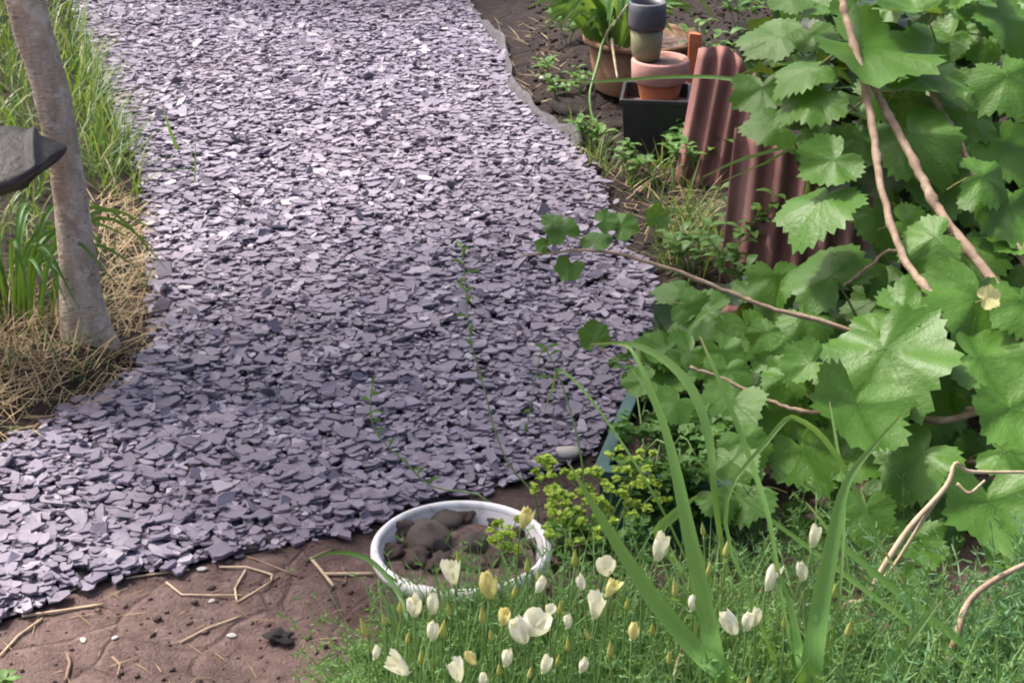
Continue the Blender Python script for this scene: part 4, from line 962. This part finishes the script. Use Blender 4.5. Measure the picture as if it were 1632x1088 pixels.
clump('iris_plant', None, 'narrow iris leaves slanting across behind the V shaped iris', [
    ([(1112, 735, 2.18), (1185, 795, 2.16), (1300, 880, 2.12), (1420, 970, 2.06), (1540, 1055, 2.0), (1600, 1095, 1.98)], [2, 8, 11, 12, 12, 12]),
    ([(1285, 800, 2.16), (1340, 865, 2.12), (1440, 950, 2.07), (1540, 1030, 2.02), (1620, 1095, 1.98)], [2, 14, 20, 18, 14]),
], gbase=atZ(1690, 1170, 0))
g4 = atZ(1155, 985, 0)
clump('arching_leaves', None, 'narrow green leaves arching out over the rim of the green trough', [
    ([(942, 548, 2.56), (1005, 548, 2.52), (1062, 575, 2.48), (1105, 625, 2.44), (1130, 700, 2.4), (1140, 800, 2.36)], [2, 12, 20, 24, 22, 14]),
    ([(1008, 590, 2.5), (1040, 640, 2.46), (1068, 720, 2.42), (1085, 800, 2.38)], [2, 8, 10, 10]),
    ([(1112, 788, 2.3), (1080, 815, 2.3), (1050, 850, 2.3), (1080, 900, 2.32)], [2, 24, 26, 12]),
    ([(868, 655, 2.62), (880, 620, 2.6), (895, 590, 2.58), (960, 660, 2.5), (1060, 820, 2.4)], [2, 5, 7, 6, 6]),
], gbase=g4)
g5 = on_ground(655, 1085)
clump('arching_leaf', None, 'single narrow leaf arching to the ground before the white planter', [
    ([(488, 893, 2.35), (530, 880, 2.30), (575, 885, 2.26), (612, 912, 2.22), (640, 955, 2.17), (652, 1010, 2.12)], [2, 8, 12, 13, 12, 9]),
], gbase=g5, mat='tuft')
g6 = atZ(1270, 420, 0.0)
clump('arching_grass', None, 'long pale grass blades arching across the corrugated sheets', [
    ([(890, 128, 4.2), (960, 130, 4.15), (1060, 123, 4.1), (1150, 124, 4.02), (1220, 142, 3.96), (1262, 175, 3.92), (1290, 260, 3.88)], [2, 6, 8, 9, 9, 8, 6]),
    ([(1120, 282, 3.9), (1180, 255, 3.88), (1260, 232, 3.86), (1330, 208, 3.84), (1350, 260, 3.84), (1310, 340, 3.84)], [2, 7, 9, 8, 6, 5]),
    ([(1150, 290, 3.9), (1215, 262, 3.88), (1275, 240, 3.86), (1290, 330, 3.86)], [2, 5, 6, 5]),
], gbase=g6)

# ================================================================== cream poppies
def petal_geo(w, h, r0, r1, r2, ph, tw, rag, seed, nu=7, nv=7):
    r = random.Random(seed); V = []; Fc = []
    rg = [r.uniform(-rag, rag) for _ in range(nu+1)]
    for j in range(nv+1):
        v = j/nv
        for i in range(nu+1):
            u = i/nu*2-1
            rad = (1-v)**2*r0+2*v*(1-v)*r1*1.35+v*v*r2
            half = w*(0.30+0.70*math.sin(min(1, v*1.25+0.08)*math.pi/2))
            a = ph+u*half+tw*v
            zt = h*(v-(0.12*u*u*v))+rg[i]*h*v*v
            rr_ = rad*(1+0.06*u)
            V.append((rr_*math.cos(a), rr_*math.sin(a), zt))
    for j in range(nv):
        for i in range(nu):
            a = j*(nu+1)+i; Fc.append((a, a+1, a+nu+2, a+nu+1))
    return V, Fc
def petal_mesh(*a):
    V, Fc = petal_geo(*a); me = bpy.data.meshes.new('petal'); me.from_pydata(V, [], Fc); me.update()
    me.polygons.foreach_set('use_smooth', [True]*len(me.polygons)); me.materials.append(M['cream']); return me
# unit height 1
KIND = {
    'barrel': [petal_mesh(1.05, (1.0, 0.93, 1.04, 0.88)[k], 0.08, 0.30, 0.31 if k < 2 else 0.25, k*math.pi/2, 0.35, 0.11, 40+k) for k in range(4)],
    'closed': [petal_mesh(1.1, (1.02, 0.80, 0.95, 0.86)[k], 0.06, 0.285, (0.17, 0.24, 0.10, 0.20)[k], k*math.pi/2, 0.7, 0.08, 50+k) for k in range(4)],
    'fan': [petal_mesh(0.95, (1.0, 0.84, 1.05, 0.9)[k], 0.07, 0.24, (0.37, 0.30, 0.40, 0.33)[k], k*math.pi/2, 0.2, 0.09, 60+k) for k in range(4)],
    'open': [petal_mesh(0.95, 0.9, 0.08, 0.42, 0.55, k*math.pi/2, 0.1, 0.07, 70+k) for k in range(4)],
}
YEL = {}
for k_, l_ in KIND.items():
    YEL[k_] = []
    for me in l_:
        c = me.copy(); c.materials[0] = M['yellow']; YEL[k_].append(c)
def cone_mesh(seed):
    prof = [(0.05, 0.0), (0.16, 0.06), (0.205, 0.2), (0.19, 0.36), (0.13, 0.6), (0.06, 0.85), (0.008, 1.0)]; V = []; Fc = []; s_ = 10
    r = random.Random(seed); bx = r.uniform(-0.08, 0.08)
    for i, (rr_, z) in enumerate(prof):
        for k in range(s_):
            a = 2*math.pi*k/s_; V.append((rr_*math.cos(a)+bx*z*z, rr_*math.sin(a), z))
    for i in range(len(prof)-1):
        for k in range(s_): Fc.append((i*s_+k, i*s_+(k+1) % s_, (i+1)*s_+(k+1) % s_, (i+1)*s_+k))
    Fc.append(tuple(range(s_))[::-1])
    me = bpy.data.meshes.new('bud_cap'); me.from_pydata(V, [], Fc); me.update(); me.polygons.foreach_set('use_smooth', [True]*len(me.polygons)); me.materials.append(M['budcap']); return me
BUD = [cone_mesh(i) for i in range(3)]
cm_ = lathe('flower', [(0.0, -0.002), (0.0028, -0.001), (0.0048, 0.0012), (0.0044, 0.002), (0.0, 0.001)], M['stem'], None, 10)
COLLAR = cm_.data; bpy.data.objects.remove(cm_)
def poppy(px, py, hpx, kind, lean=0, yellow=False, label=None, wf=1.0):
    Yv = 2.14-(py-830)/258*0.33
    c = atY(px, py, Yv); sc_ = scale_at(c); h = hpx/sc_; wf = wf*0.9
    la = math.radians(lean)
    ax = Vector((math.sin(la), random.uniform(-0.25, 0.0), math.cos(la))).normalized()
    bpt = c-ax*h*0.5
    gx = bpt.x+random.uniform(-0.03, 0.03)-math.sin(la)*0.05; gy = bpt.y+random.uniform(-0.06, 0.01); g = gz1(gx, gy)
    b_ = Vector((gx, gy, g))
    bud = kind == 'bud'
    lab = {'bud': 'slim pointed yellow green poppy bud on a thin stalk', 'barrel': 'cream poppy furled into a blunt barrel shape above feathery foliage', 'closed': 'cream poppy rolled shut to a narrow tip above feathery foliage',
           'fan': 'cream poppy half open and flaring wider towards its ragged top', 'open': 'wide open pale cream poppy with rounded cupped petals'}[kind]
    if yellow and not bud: lab = {'barrel': 'pale yellow poppy furled into a blunt barrel shape', 'closed': 'pale yellow poppy rolled shut to a narrow tip', 'fan': 'pale yellow poppy flaring towards its top', 'open': 'pale yellow open poppy'}[kind]
    t_ = thing('poppy_bud' if bud else 'poppy', b_, label or lab, 'flower bud' if bud else 'flower', None if label else ('poppy buds' if bud else ('yellow poppies ' if yellow else 'cream poppies ')+kind))
    tube('stem', [b_+Vector((0, 0, -0.01)), b_.lerp(bpt, 0.5)+Vector((random.uniform(-0.012, 0.012), random.uniform(-0.01, 0.01), 0.01)), bpt-ax*0.012, bpt+ax*0.001], [0.0020, 0.0016, 0.0013, 0.0019], M['stem'], t_, 9, 5, origin=b_)
    q = ax.to_track_quat('Z', 'Y') @ Quaternion((0, 0, 1), random.uniform(0, 6.28))
    if bud:
        put('bud_cap', BUD[random.randrange(3)], t_, bpt-b_, q, (h*wf, h*wf, h))
    else:
        fl = put('flower', COLLAR, t_, bpt-b_, q, 1.0)
        for me in (YEL if yellow else KIND)[kind]: put('petal', me, fl, (0, 0, 0), None, (h*wf, h*wf, h))
for a in [(720, 914, 46, 'fan', -8, False, 'half open cream poppy against the near rim of the white planter'), (778, 932, 58, 'closed', -4, True, 'tall pale yellow poppy rolled shut against the near rim of the planter'), (862, 932, 34, 'closed', 15, False, 'small closed cream poppy between the white planter and the lime herb'), (838, 826, 38, 'barrel', 18, True, 'pale yellow poppy standing before the far rim of the white planter'), (660, 967, 42, 'barrel', 0, False, 'blunt cream poppy beside the dark outer side of the white planter'), (690, 962, 40, 'closed', -5, False, 'narrow cream poppy directly behind another closed cream poppy by the planter'),
          (690, 1005, 40, 'closed', 0, False, 'closed cream poppy on a shorter stalk before the narrow cream poppy'), (803, 984, 34, 'barrel', 5, True, 'blunt pale yellow poppy touching the largest closed cream poppy'), (828, 1005, 58, 'closed', -22, False, 'largest closed cream poppy leaning away from the wide open poppy', 1.2), (852, 996, 46, 'open', 25, False, 'wide open cream poppy leaning behind the largest closed poppy'), (808, 1048, 38, 'closed', 3, False, 'small closed cream poppy in front of the largest closed poppy'), (750, 1048, 32, 'closed', -30, True, 'small pale yellow closed poppy leaning sharply to one side'), (636, 1062, 48, 'fan', -35, False, 'cream poppy leaning strongly out over the bare soil'), (728, 1070, 42, 'fan', -10, False, 'half open cream poppy low down beside the leaning yellow poppy'),
          (926, 928, 30, 'closed', -10, False, 'small closed cream poppy near the pale yellow half open poppy'), (966, 905, 32, 'open', -5, False, 'small open cream poppy tilted upward before the lime herb'), (974, 938, 34, 'fan', 25, True, 'pale yellow half open poppy beside the wide sword leaf'), (950, 968, 44, 'fan', 5, False, 'broad half open cream poppy below the pale yellow half open poppy'), (1010, 1005, 36, 'closed', 5, True, 'pale yellow closed poppy standing alone beside the widest sword leaf'), (1052, 874, 52, 'barrel', 6, False, 'tall cream poppy beside the base of the green trough', 0.85), (1298, 856, 40, 'barrel', 4, False, 'white blunt poppy touching the V shaped iris leaf', 0.8), (1230, 922, 50, 'barrel', 12, False, 'white blunt poppy tilted between the two upright iris plants', 0.8),
          (1278, 910, 38, 'closed', -10, False, 'small closed white poppy below the one touching the V shaped iris'), (1162, 992, 52, 'closed', -28, False, 'large closed white poppy leaning against the upright sword leaf', 1.1), (1192, 990, 42, 'closed', 0, False, 'slimmer white poppy of a touching pair between the iris plants'), (1206, 984, 34, 'barrel', 0, False, 'blunter white poppy of a touching pair between the iris plants', 0.8), (600, 1040, 26, 'closed', 8, False, 'small closed cream poppy beside the strongly leaning poppy'), (905, 990, 30, 'closed', -6, False, 'slim closed cream poppy next to the tiny flat open poppy'), (770, 1082, 30, 'closed', 6, False, 'slim closed cream poppy low beside the half open poppy'), (1105, 960, 34, 'closed', 0, False, 'slim closed cream poppy just behind the upright sword leaf'), (870, 1060, 32, 'barrel', 10, False, 'small blunt cream poppy low beneath the wide open poppy'), (1020, 930, 28, 'closed', -8, True, 'slim pale yellow poppy close beside the tall cream poppy'), (930, 1060, 30, 'closed', 8, False, 'slim closed cream poppy below the broad half open poppy'), (878, 972, 18, 'open', 0, False, 'tiny flat open white poppy low among the foliage')]:
    poppy(*a)
for a in [(580, 998, 38, -12), (638, 965, 30, 0), (730, 886, 30, -5), (840, 900, 30, 0), (768, 978, 36, -4), (706, 1000, 38, 5), (782, 1010, 28, -8), (916, 888, 34, 0), (1076, 936, 36, -4), (1158, 872, 36, 3), (1120, 842, 28, -8), (1354, 1000, 38, 4), (973, 1032, 36, 0), (935, 1010, 26, -25), (893, 968, 30, 4), (858, 915, 26, 0), (1194, 1085, 30, 0), (650, 1015, 24, 6), (890, 1050, 26, 8), (1066, 1046, 30, -6), (612, 985, 26, -5), (672, 1045, 28, 4), (715, 968, 26, -8), (820, 940, 28, 6), (905, 1025, 28, -4), (1000, 960, 28, 5), (1040, 1000, 30, 0), (1130, 905, 26, 6), (1250, 990, 28, -6), (1330, 940, 28, 6), (795, 1065, 24, 0), (845, 1070, 26, 10)]:
    poppy(a[0], a[1], a[2], 'bud', a[3], wf=0.85)

# feathery foliage under the poppies (uncountable)
def ferny(name, base, h, az, lean, mat, label, cat, pairs=6, leafl=0.034, leafw=0.0034, parent=None):
    n = len(base); t = np.linspace(0, 1, pairs+2)
    up = np.stack([np.sin(lean)*np.cos(az), np.sin(lean)*np.sin(az), np.cos(lean)], 1)
    bend = np.stack([np.cos(az), np.sin(az), -0.4*np.ones(n)], 1)*rng.uniform(0.05, 0.5, n)[:, None]
    Ps = base[:, None, :]+h[:, None, None]*(t[None, :, None]*up[:, None, :]+(t[None, :, None]**2)*bend[:, None, :])
    V = []; Fq = []; cnt_ = 0
    side = np.cross(up, rng.normal(0, 1, (n, 3))); side /= np.linalg.norm(side, axis=1)[:, None]; oth = np.cross(up, side)
    def quad(a, b, wv):
        nonlocal cnt_
        q = np.stack([a-wv, a+wv, b+wv*0.3, b-wv*0.3], 1); V.append(q.reshape(-1, 3)); Fq.append(np.arange(n*4).reshape(-1, 4)+cnt_); cnt_ += n*4
    for i in range(pairs+1): quad(Ps[:, i], Ps[:, i+1], side*leafw*0.5)
    for i in range(1, pairs+2):
        for sg in (-1, 1):
            ph = rng.uniform(0, 2*np.pi, n)[:, None]; d = (side*np.cos(ph)+oth*np.sin(ph))*0.75*sg+up*0.65+rng.normal(0, 0.15, (n, 3))
            l = (leafl*(1-0.5*t[i])*rng.uniform(0.6, 1.3, n))[:, None]; tip = Ps[:, i]+d*l
            w_ = np.cross(d, rng.normal(0, 1, (n, 3))); w_ /= np.linalg.norm(w_, axis=1)[:, None]; quad(Ps[:, i], tip, w_*leafw*0.5)
            for s2 in (-1, 1):
                m_ = Ps[:, i]+d*l*0.5; quad(m_, m_+(d*0.7+w_*s2*0.7)*l*0.5, np.cross(w_, d)*leafw*0.4)
    rn = np.concatenate([np.repeat(r_, 4) for r_ in [rng.uniform(0, 1, n)]*len(V)])
    o = np_mesh(name, np.concatenate(V), np.concatenate(Fq), mat, rn, parent)
    return tag(o, label, cat, kind='stuff')
def bed(n, poly):
    b_ = scatter_px(n, poly, 0.0); return b_
b1 = bed(3000, [(680, 1120), (800, 1100), (950, 1085), (1100, 1090), (1300, 1130), (1500, 1165), (1700, 1170), (1800, 1500), (600, 1500), (620, 1200)])
ferny('poppy_foliage', b1, rng.uniform(0.14, 0.29, len(b1)), rng.uniform(0, 6.28, len(b1)), rng.uniform(0, 0.45, len(b1)), M['fern'], 'feathery green foliage growing under the cream poppies', 'foliage')
nb = len(b1); 
o = blades('poppy_stalks', b1, rng.uniform(0.16, 0.31, nb), rng.uniform(0.0025, 0.0048, nb), rng.uniform(0, 6.28, nb), rng.uniform(0, 0.25, nb), rng.uniform(0, 0.6, nb), M['stalks'], rng.uniform(0, 1, nb)); tag(o, 'thin upright green stalks among the poppy foliage', 'foliage', kind='stuff')
b2 = bed(520, [(1380, 1150), (1480, 1090), (1700, 1050), (1850, 1060), (1850, 1500), (1380, 1500)])
ferny('feathery_foliage', b2, rng.uniform(0.16, 0.30, len(b2)), rng.uniform(0, 6.28, len(b2)), rng.uniform(0, 0.6, len(b2)), M['fennel'], 'blue green feathery foliage around the curved pale stem', 'foliage', 9, 0.052, 0.004)
b3 = bed(70, [(520, 1100), (600, 1030), (660, 1040), (700, 1100), (640, 1250), (480, 1250)])
ferny('poppy_foliage', b3, rng.uniform(0.05, 0.16, len(b3)), rng.uniform(0, 6.28, len(b3)), rng.uniform(0, 0.5, len(b3)), M['fern'], 'sparse feathery seedlings at the edge of the bare soil', 'foliage')
# small green plants between poppies and trough
b4 = bed(90, [(1060, 900), (1200, 860), (1420, 880), (1500, 960), (1300, 980), (1100, 970)])
ferny('poppy_foliage', b4, rng.uniform(0.06, 0.18, len(b4)), rng.uniform(0, 6.28, len(b4)), rng.uniform(0, 0.6, len(b4)), M['fern'], 'low feathery foliage between the green trough and the grape vine', 'foliage')

# ---- dry bent stalk, curved pale stem
def stalk(name, pts, radii, mat, label, cat, n=16):
    P_ = [atY(*p) for p in pts]; e = P_[-1]; b_ = Vector((e.x, e.y, gz1(e.x, e.y)))
    P_[-1] = b_+Vector((0, 0, -0.01)) if e.z < b_.z+0.12 else e
    if P_[-1] is e: P_.append(b_+Vector((0, 0, -0.01)))
    t_ = thing(name, b_, label, cat)
    for i, (pl_) in enumerate([P_]): tube('stem', pl_, radii, M[mat], t_, n, 6, origin=b_)
    return t_, b_
t_, b_ = stalk('dry_stalk', [(1690, 752, 2.36), (1632, 752, 2.34), (1560, 752, 2.32), (1537, 748, 2.31), (1522, 738, 2.30), (1508, 775, 2.28), (1450, 840, 2.25), (1410, 900, 2.22), (1378, 955, 2.20), (1340, 975, 2.19), (1330, 1040, 2.17)], [0.0022, 0.0025, 0.003, 0.003, 0.003, 0.0045, 0.005, 0.005, 0.004, 0.003, 0.003], 'straw', 'dry tan stalk bent sharply at its top beside the grape vine', 'stalk', 40)
for l in ([(1512, 770, 2.29), (1470, 830, 2.26), (1425, 900, 2.24), (1390, 940, 2.21)], [(1525, 770, 2.30), (1545, 785, 2.29), (1570, 765, 2.29)], [(1355, 970, 2.2), (1360, 1010, 2.19), (1375, 1025, 2.18)]):
    tube('split_strand', [atY(*p) for p in l], [0.003, 0.003, 0.002], M['straw'], t_, 12, 5, origin=b_)
stalk('woody_shoot', [(1690, 875, 2.16), (1620, 905, 2.13), (1568, 935, 2.10), (1540, 965, 2.08), (1525, 1010, 2.05), (1510, 1060, 2.02), (1495, 1110, 2.0), (1470, 1200, 1.96)], [0.003, 0.004, 0.0048, 0.0052, 0.0055, 0.0058, 0.006, 0.006], 'cane', 'curved pale woody stem rising through the feathery foliage', 'stem', 24)
t_, b_ = stalk('dry_twig', [(1100, 1018, 2.0), (1085, 1040, 1.98), (1075, 1075, 1.96), (1068, 1120, 1.94)], [0.001, 0.0018, 0.002, 0.002], 'straw', 'thin forked dry twig among the poppies', 'twig', 10)
tube('fork', [atY(1085, 1040, 1.98), atY(1088, 1020, 1.985), atY(1082, 1008, 1.99)], [0.0018, 0.0015, 0.001], M['straw'], t_, 4, 5, origin=b_)

# ---- wispy stalks before the path
def wisp(pts, label, nleaf, smat='stem', rad=(0.0008, 0.0014, 0.002)):
    P_ = [atY(*p) for p in pts]; e = P_[-1]; b_ = Vector((e.x, e.y, gz1(e.x, e.y))); P_.append(b_+Vector((0, 0, -0.01)))
    t_ = thing('wispy_stalk', b_, label, 'plant'); tube('stem', P_, rad, M[smat], t_, 24, 5, origin=b_)
    pth_ = spline(P_[:-1], 30)
    for k in range(nleaf):
        p = pth_[random.randrange(0, 24)]; d = Vector((random.gauss(0, 1), random.gauss(0, 0.6), random.uniform(0, 0.8))).normalized()*random.uniform(0.012, 0.03)
        strap('leaf', [p, p+d*0.5+Vector((0, 0, 0.004)), p+d], [0.001, 0.006, 0.001], M['weed'], t_, 4, b_)
wisp([(735, 385, 2.62), (742, 450, 2.62), (750, 540, 2.62), (770, 610, 2.61), (790, 690, 2.60), (815, 745, 2.59), (855, 800, 2.58)], 'tall thin wispy stalk with tiny leaves in front of the slate path', 14, 'stem')
wisp([(600, 592, 2.6), (590, 640, 2.6), (600, 690, 2.59), (645, 735, 2.58), (690, 775, 2.575), (780, 800, 2.565)], 'faint drooping sprig with tiny pale leaves beside the tall wispy stalk', 16)
wisp([(838, 690, 2.6), (860, 570, 2.58), (872, 560, 2.58), (905, 640, 2.57), (930, 760, 2.54)], 'thin bent stalk with tiny leaves beside the green trough', 10)

# ================================================================== weeds on the right and by the pots
def lanceolate():
    V = []; Fc = []; n = 6
    for i in range(n+1):
        v = i/n; w_ = 0.26*math.sin(math.pi*min(1, v*0.93+0.04))**0.8; z = 0.18*math.sin(v*2.6)-0.25*v*v
        V += [(-w_, v, z+0.05), (0, v, z), (w_, v, z+0.05)]
    for i in range(n):
        for k in range(2): Fc.append((i*3+k, i*3+k+1, i*3+k+4, i*3+k+3))
    me = bpy.data.meshes.new('leaf'); me.from_pydata(V, [], Fc); me.update(); me.polygons.foreach_set('use_smooth', [True]*len(me.polygons)); me.materials.append(M['weed']); return me
LANC = lanceolate()
def weed(px, py, h, nst, ls, label, spread=0.05, tops=4):
    b_ = on_ground(px, py); t_ = thing('leafy_weed', b_, label, 'weed')
    for s_ in range(nst):
        an = random.uniform(0, 6.28); e = Vector((math.cos(an)*spread, math.sin(an)*spread, h*random.uniform(0.6, 1)))
        p0 = Vector((0, 0, -0.01)); m_ = e*0.5+Vector((0, 0, 0.02)); pp_ = spline([p0, m_, e], 8)
        V, Fc = tube_geo(pp_, lerp_list([0.002, 0.0016, 0.001], 8), 5); link_mesh('stem', V, Fc, M['stem'], t_, smooth=True)
        for k in range(tops*2):
            p = pp_[3+k*5//(tops*2)] if k < tops*2-2 else pp_[-1]
            d = Vector((math.cos(k*2.4+s_), math.sin(k*2.4+s_), random.uniform(0.1, 0.6))).normalized()
            xax = d.cross(Vector((0, 0, 1))).normalized(); q = Matrix((xax, d, xax.cross(d))).transposed().to_quaternion()
            put('leaf', LANC, t_, p, q, random.uniform(*ls))
weed(890, 165, 0.09, 5, (0.02, 0.04), 'small pale weed on dark soil beside the upturned saucer')
weed(925, 150, 0.08, 4, (0.02, 0.035), 'small weed against the foot of the terracotta planter')
weed(940, 240, 0.10, 5, (0.025, 0.045), 'low weed between the slate path and the black square pot')
weed(1068, 262, 0.13, 5, (0.025, 0.05), 'bright weed growing up the front of the black square pot')
weed(1185, 425, 0.20, 6, (0.03, 0.055), 'tall weed with small leaves before the dark red corrugated sheet', 0.07)
weed(1165, 470, 0.16, 5, (0.03, 0.05), 'weed at the foot of the dark red corrugated sheet near the long cane', 0.07)
weed(1100, 440, 0.12, 5, (0.025, 0.05), 'weed among yellowing grass beside the slate path', 0.06)
weed(-6, 1112, 0.06, 3, (0.02, 0.035), 'green seedling at the edge of the bare soil')
weed(585, 1128, 0.06, 3, (0.02, 0.045), 'leafy green seedling beside the poppy bed')
weed(632, 1118, 0.08, 3, (0.025, 0.05), 'broad leaved seedling between bare soil and poppies')
weed(1240, 330, 0.22, 6, (0.03, 0.06), 'weed growing up behind the dark red corrugated sheet', 0.1)
weed(870, 130, 0.09, 4, (0.02, 0.04), 'tiny weed on dark soil at the very edge of the slate')
weed(905, 70, 0.12, 5, (0.03, 0.05), 'leafy weed on dark soil behind the terracotta planter rim', 0.07)
weed(1110, 290, 0.14, 6, (0.025, 0.05), 'weed at the foot of the faded red corrugated sheet', 0.07)
weed(1010, 285, 0.10, 5, (0.02, 0.045), 'low weed growing in dry straw before the black square pot', 0.06)
weed(1120, 150, 0.22, 6, (0.03, 0.06), 'tall weed behind the faded red corrugated sheet', 0.09)
grass('green_grass', 120, [(900, 190), (960, 200), (985, 270), (940, 262)], (0.05, 0.13), (0.002, 0.005), (0.0, 0.8), (0.2, 1.2), M['grass'], 'thin grass between the upturned saucer and the black square pot')
grass('dry_grass', 110, [(780, 20), (920, 10), (930, 120), (850, 150)], (0.04, 0.11), (0.002, 0.004), (1.1, 1.5), (-0.2, 0.4), M['dry'], 'scraps of dry straw on the dark soil beyond the path edge')
weed(1180, 60, 0.25, 7, (0.04, 0.07), 'leafy weed between the red clay tile and the grape vine', 0.12)
grass('green_grass', 260, [(1045, 330), (1150, 330), (1165, 420), (1110, 450), (1040, 410)], (0.06, 0.20), (0.002, 0.005), (0.0, 0.6), (0.2, 1.2), M['grass'], 'yellowing grass growing beside the dark red corrugated sheet')
grass('dry_grass', 170, [(960, 255), (1100, 255), (1150, 330), (1160, 430), (1060, 430), (990, 330)], (0.06, 0.16), (0.002, 0.004), (1.0, 1.5), (-0.2, 0.6), M['dry'], 'dry straw lying on soil before the black square pot')
grass('green_grass', 90, [(985, 258), (1095, 255), (1110, 290), (1000, 290)], (0.06, 0.15), (0.003, 0.006), (0.0, 0.7), (0.2, 1.2), M['grass'], 'green grass blades growing before the black square pot')
# single tall blades at the left edge of the path
for (x0, y0, x1, y1, lab) in [(285, 245, 258, 165, 'single bright grass blade standing up at the left of the slate path'), (310, 300, 312, 215, 'single thin dark grass blade at the left of the slate path')]:
    b_ = on_ground(x0, y0+20); t_ = thing('grass_plant', b_, lab, 'grass blade')
    strap('blade', [atY(x1, y1, b_.y), atY((x0+x1)/2, (y0+y1)/2+4, b_.y), atY(x0, y0, b_.y), b_+Vector((0, 0, 0.005))], [0.001, 0.010 if x0 < 300 else 0.005, 0.010 if x0 < 300 else 0.005, 0.004], M['iris'], t_, 10, b_)

# ================================================================== litter on the bare soil
def straw(pts, r, label, mat='straw', group=None):
    P_ = []
    for a, b in pts:
        p = on_ground(a, b); p.z += r*0.9+0.002; P_.append(p)
    b_ = P_[0].copy(); V = []; Fc = []
    path_ = []
    for i in range(len(P_)-1):
        for k in range(4): path_.append(P_[i].lerp(P_[i+1], k/4))
    path_.append(P_[-1])
    path_ = [p-b_ for p in path_]
    V, Fc = tube_geo(path_, [r]*len(path_), 6); o = link_mesh('straw_stalk' if mat == 'straw' else 'twig', V, Fc, M[mat], None, smooth=True); o.location = b_
    return tag(o, label, 'straw' if mat == 'straw' else 'twig', group)
straw([(35, 985), (100, 976), (165, 966)], 0.0028, 'pale straight straw lying along the front edge of the slate')
straw([(200, 924), (250, 917), (302, 910)], 0.0022, 'thin pale straw touching the edge of the slate chippings')
straw([(350, 906), (392, 906), (434, 918), (432, 930), (378, 963), (375, 940), (392, 910)], 0.0021, 'pale straw folded into a loop on the bare soil')
straw([(265, 930), (290, 950), (340, 951), (385, 951)], 0.0019, 'bent thin straw running into the looped straw')
straw([(350, 876), (410, 895), (472, 920)], 0.0024, 'thin brown twig slanting from the slate onto the soil', 'twig')
straw([(496, 893), (512, 912), (532, 937)], 0.003, 'short thick pale straw crossing the soil beside the planter')
straw([(518, 918), (560, 918), (598, 918)], 0.0035, 'knobbly tan stalk pointing at the white planter')
straw([(288, 1026), (330, 1004), (385, 984)], 0.0018, 'thin pale straw on the soil beside the charred lump')
straw([(0, 1048), (30, 1015), (68, 988)], 0.0020, 'thin straw lying crosswise under the pale straight straw')
straw([(105, 1088), (112, 1060), (108, 1045)], 0.003, 'short curled root on the loose soil', 'twig')
straw([(180, 1050), (192, 1062), (188, 1080)], 0.0025, 'small hooked root on the loose soil', 'twig')
straw([(545, 905), (552, 920), (550, 932)], 0.0015, 'tiny broken twig crossing the knobbly tan stalk', 'twig')
n = 65; bb = scatter_px(n, [(-100, 1000), (330, 900), (600, 880), (640, 1000), (500, 1120), (-150, 1150)], 0.0); bb[:, 2] += 0.006
o = blades('soil_litter', bb, rng.uniform(0.02, 0.07, n), rng.uniform(0.001, 0.0022, n), rng.uniform(0, 6.28, n), rng.uniform(1.2, 1.55, n), rng.uniform(-0.1, 0.6, n), M['dry'], rng.uniform(0, 0.7, n)); tag(o, 'scraps of dry grass strewn over the bare soil', 'litter', kind='stuff')
for j, (px, py, w_) in enumerate([(322, 908, 18), (338, 958, 13), (133, 1021, 15), (369, 1014, 18), (183, 1017, 13), (498, 948, 7)]):
    p = on_ground(px, py); r = w_/2/scale_at(p)
    tag(put('pebble', lump_mesh('pebble', 300+j, M['pebble'], 2, 0.3, 0.7), None, p+Vector((0, 0, r*0.25)), Quaternion((0, 0, 1), j), (r, r*0.7, r*0.42)), 'small off white pebble lying on the bare soil', 'pebble', 'pale pebbles on the soil')
p = on_ground(445, 1021); tag(put('charred_lump', lump_mesh('charred_lump', 333, M['char'], 3, 0.75, 0.6), None, p+Vector((0, 0, 0.008)), None, (0.023, 0.016, 0.014)), 'small black charred lump lying on the bare soil', 'charcoal')
for j, (px, py, w_, h_) in enumerate([(893, 142, 20, 12), (866, 128, 14, 10)]):
    p = on_ground(px, py); r = w_/2/scale_at(p)
    tag(put('pebble', lump_mesh('pebble', 320+j, M['pebble'], 2, 0.3, 0.7), None, p+Vector((0, 0, r*0.4)), None, r), 'white pebble on dark soil by the black saucer', 'pebble', 'white pebbles by the saucer')
# pale stones behind the planter
for j, (px, py, w_, lab) in enumerate([(850, 757, 34, 'flat pale stone on the path edge behind the white planter'), (905, 738, 40, 'pale greenish stone tucked behind the lime flower heads')]):
    p = on_ground(px, py); r = w_/2/scale_at(p)
    tag(put('pale_stone', lump_mesh('pale_stone', 340+j, M['pebble'], 2, 0.3, 0.7), None, p+Vector((0, 0, 0.018+r*0.3)), None, (r, r*0.8, r*0.6)), lab, 'stone')
# brick piece seen through the vine
p = on_ground(1180, 545); o = put('brick_fragment', lump_mesh('brick_fragment', 350, M['corrugated'], 2, 0.35, 0.8, False), None, p+Vector((0, 0.03, 0.03)), None, (0.06, 0.05, 0.055)); tag(o, 'broken red brick lump on the soil under the long cane', 'brick')
# stray chips on the soil
for j, (px, py, w_) in enumerate([(445, 868, 36), (130, 928, 30), (572, 842, 24), (600, 815, 20), (470, 846, 30), (380, 890, 22), (60, 968, 28)]):
    p = on_ground(px, py); tag(put('stray_slate', chip_meshes[j*3 % NVAR], None, p+Vector((0, 0, 0.006)), Quaternion((0.3, 0.2, 1), j*1.1), w_/scale_at(p)), 'loose slate chip strayed onto the bare soil', 'slate chip', 'stray chips on the soil')
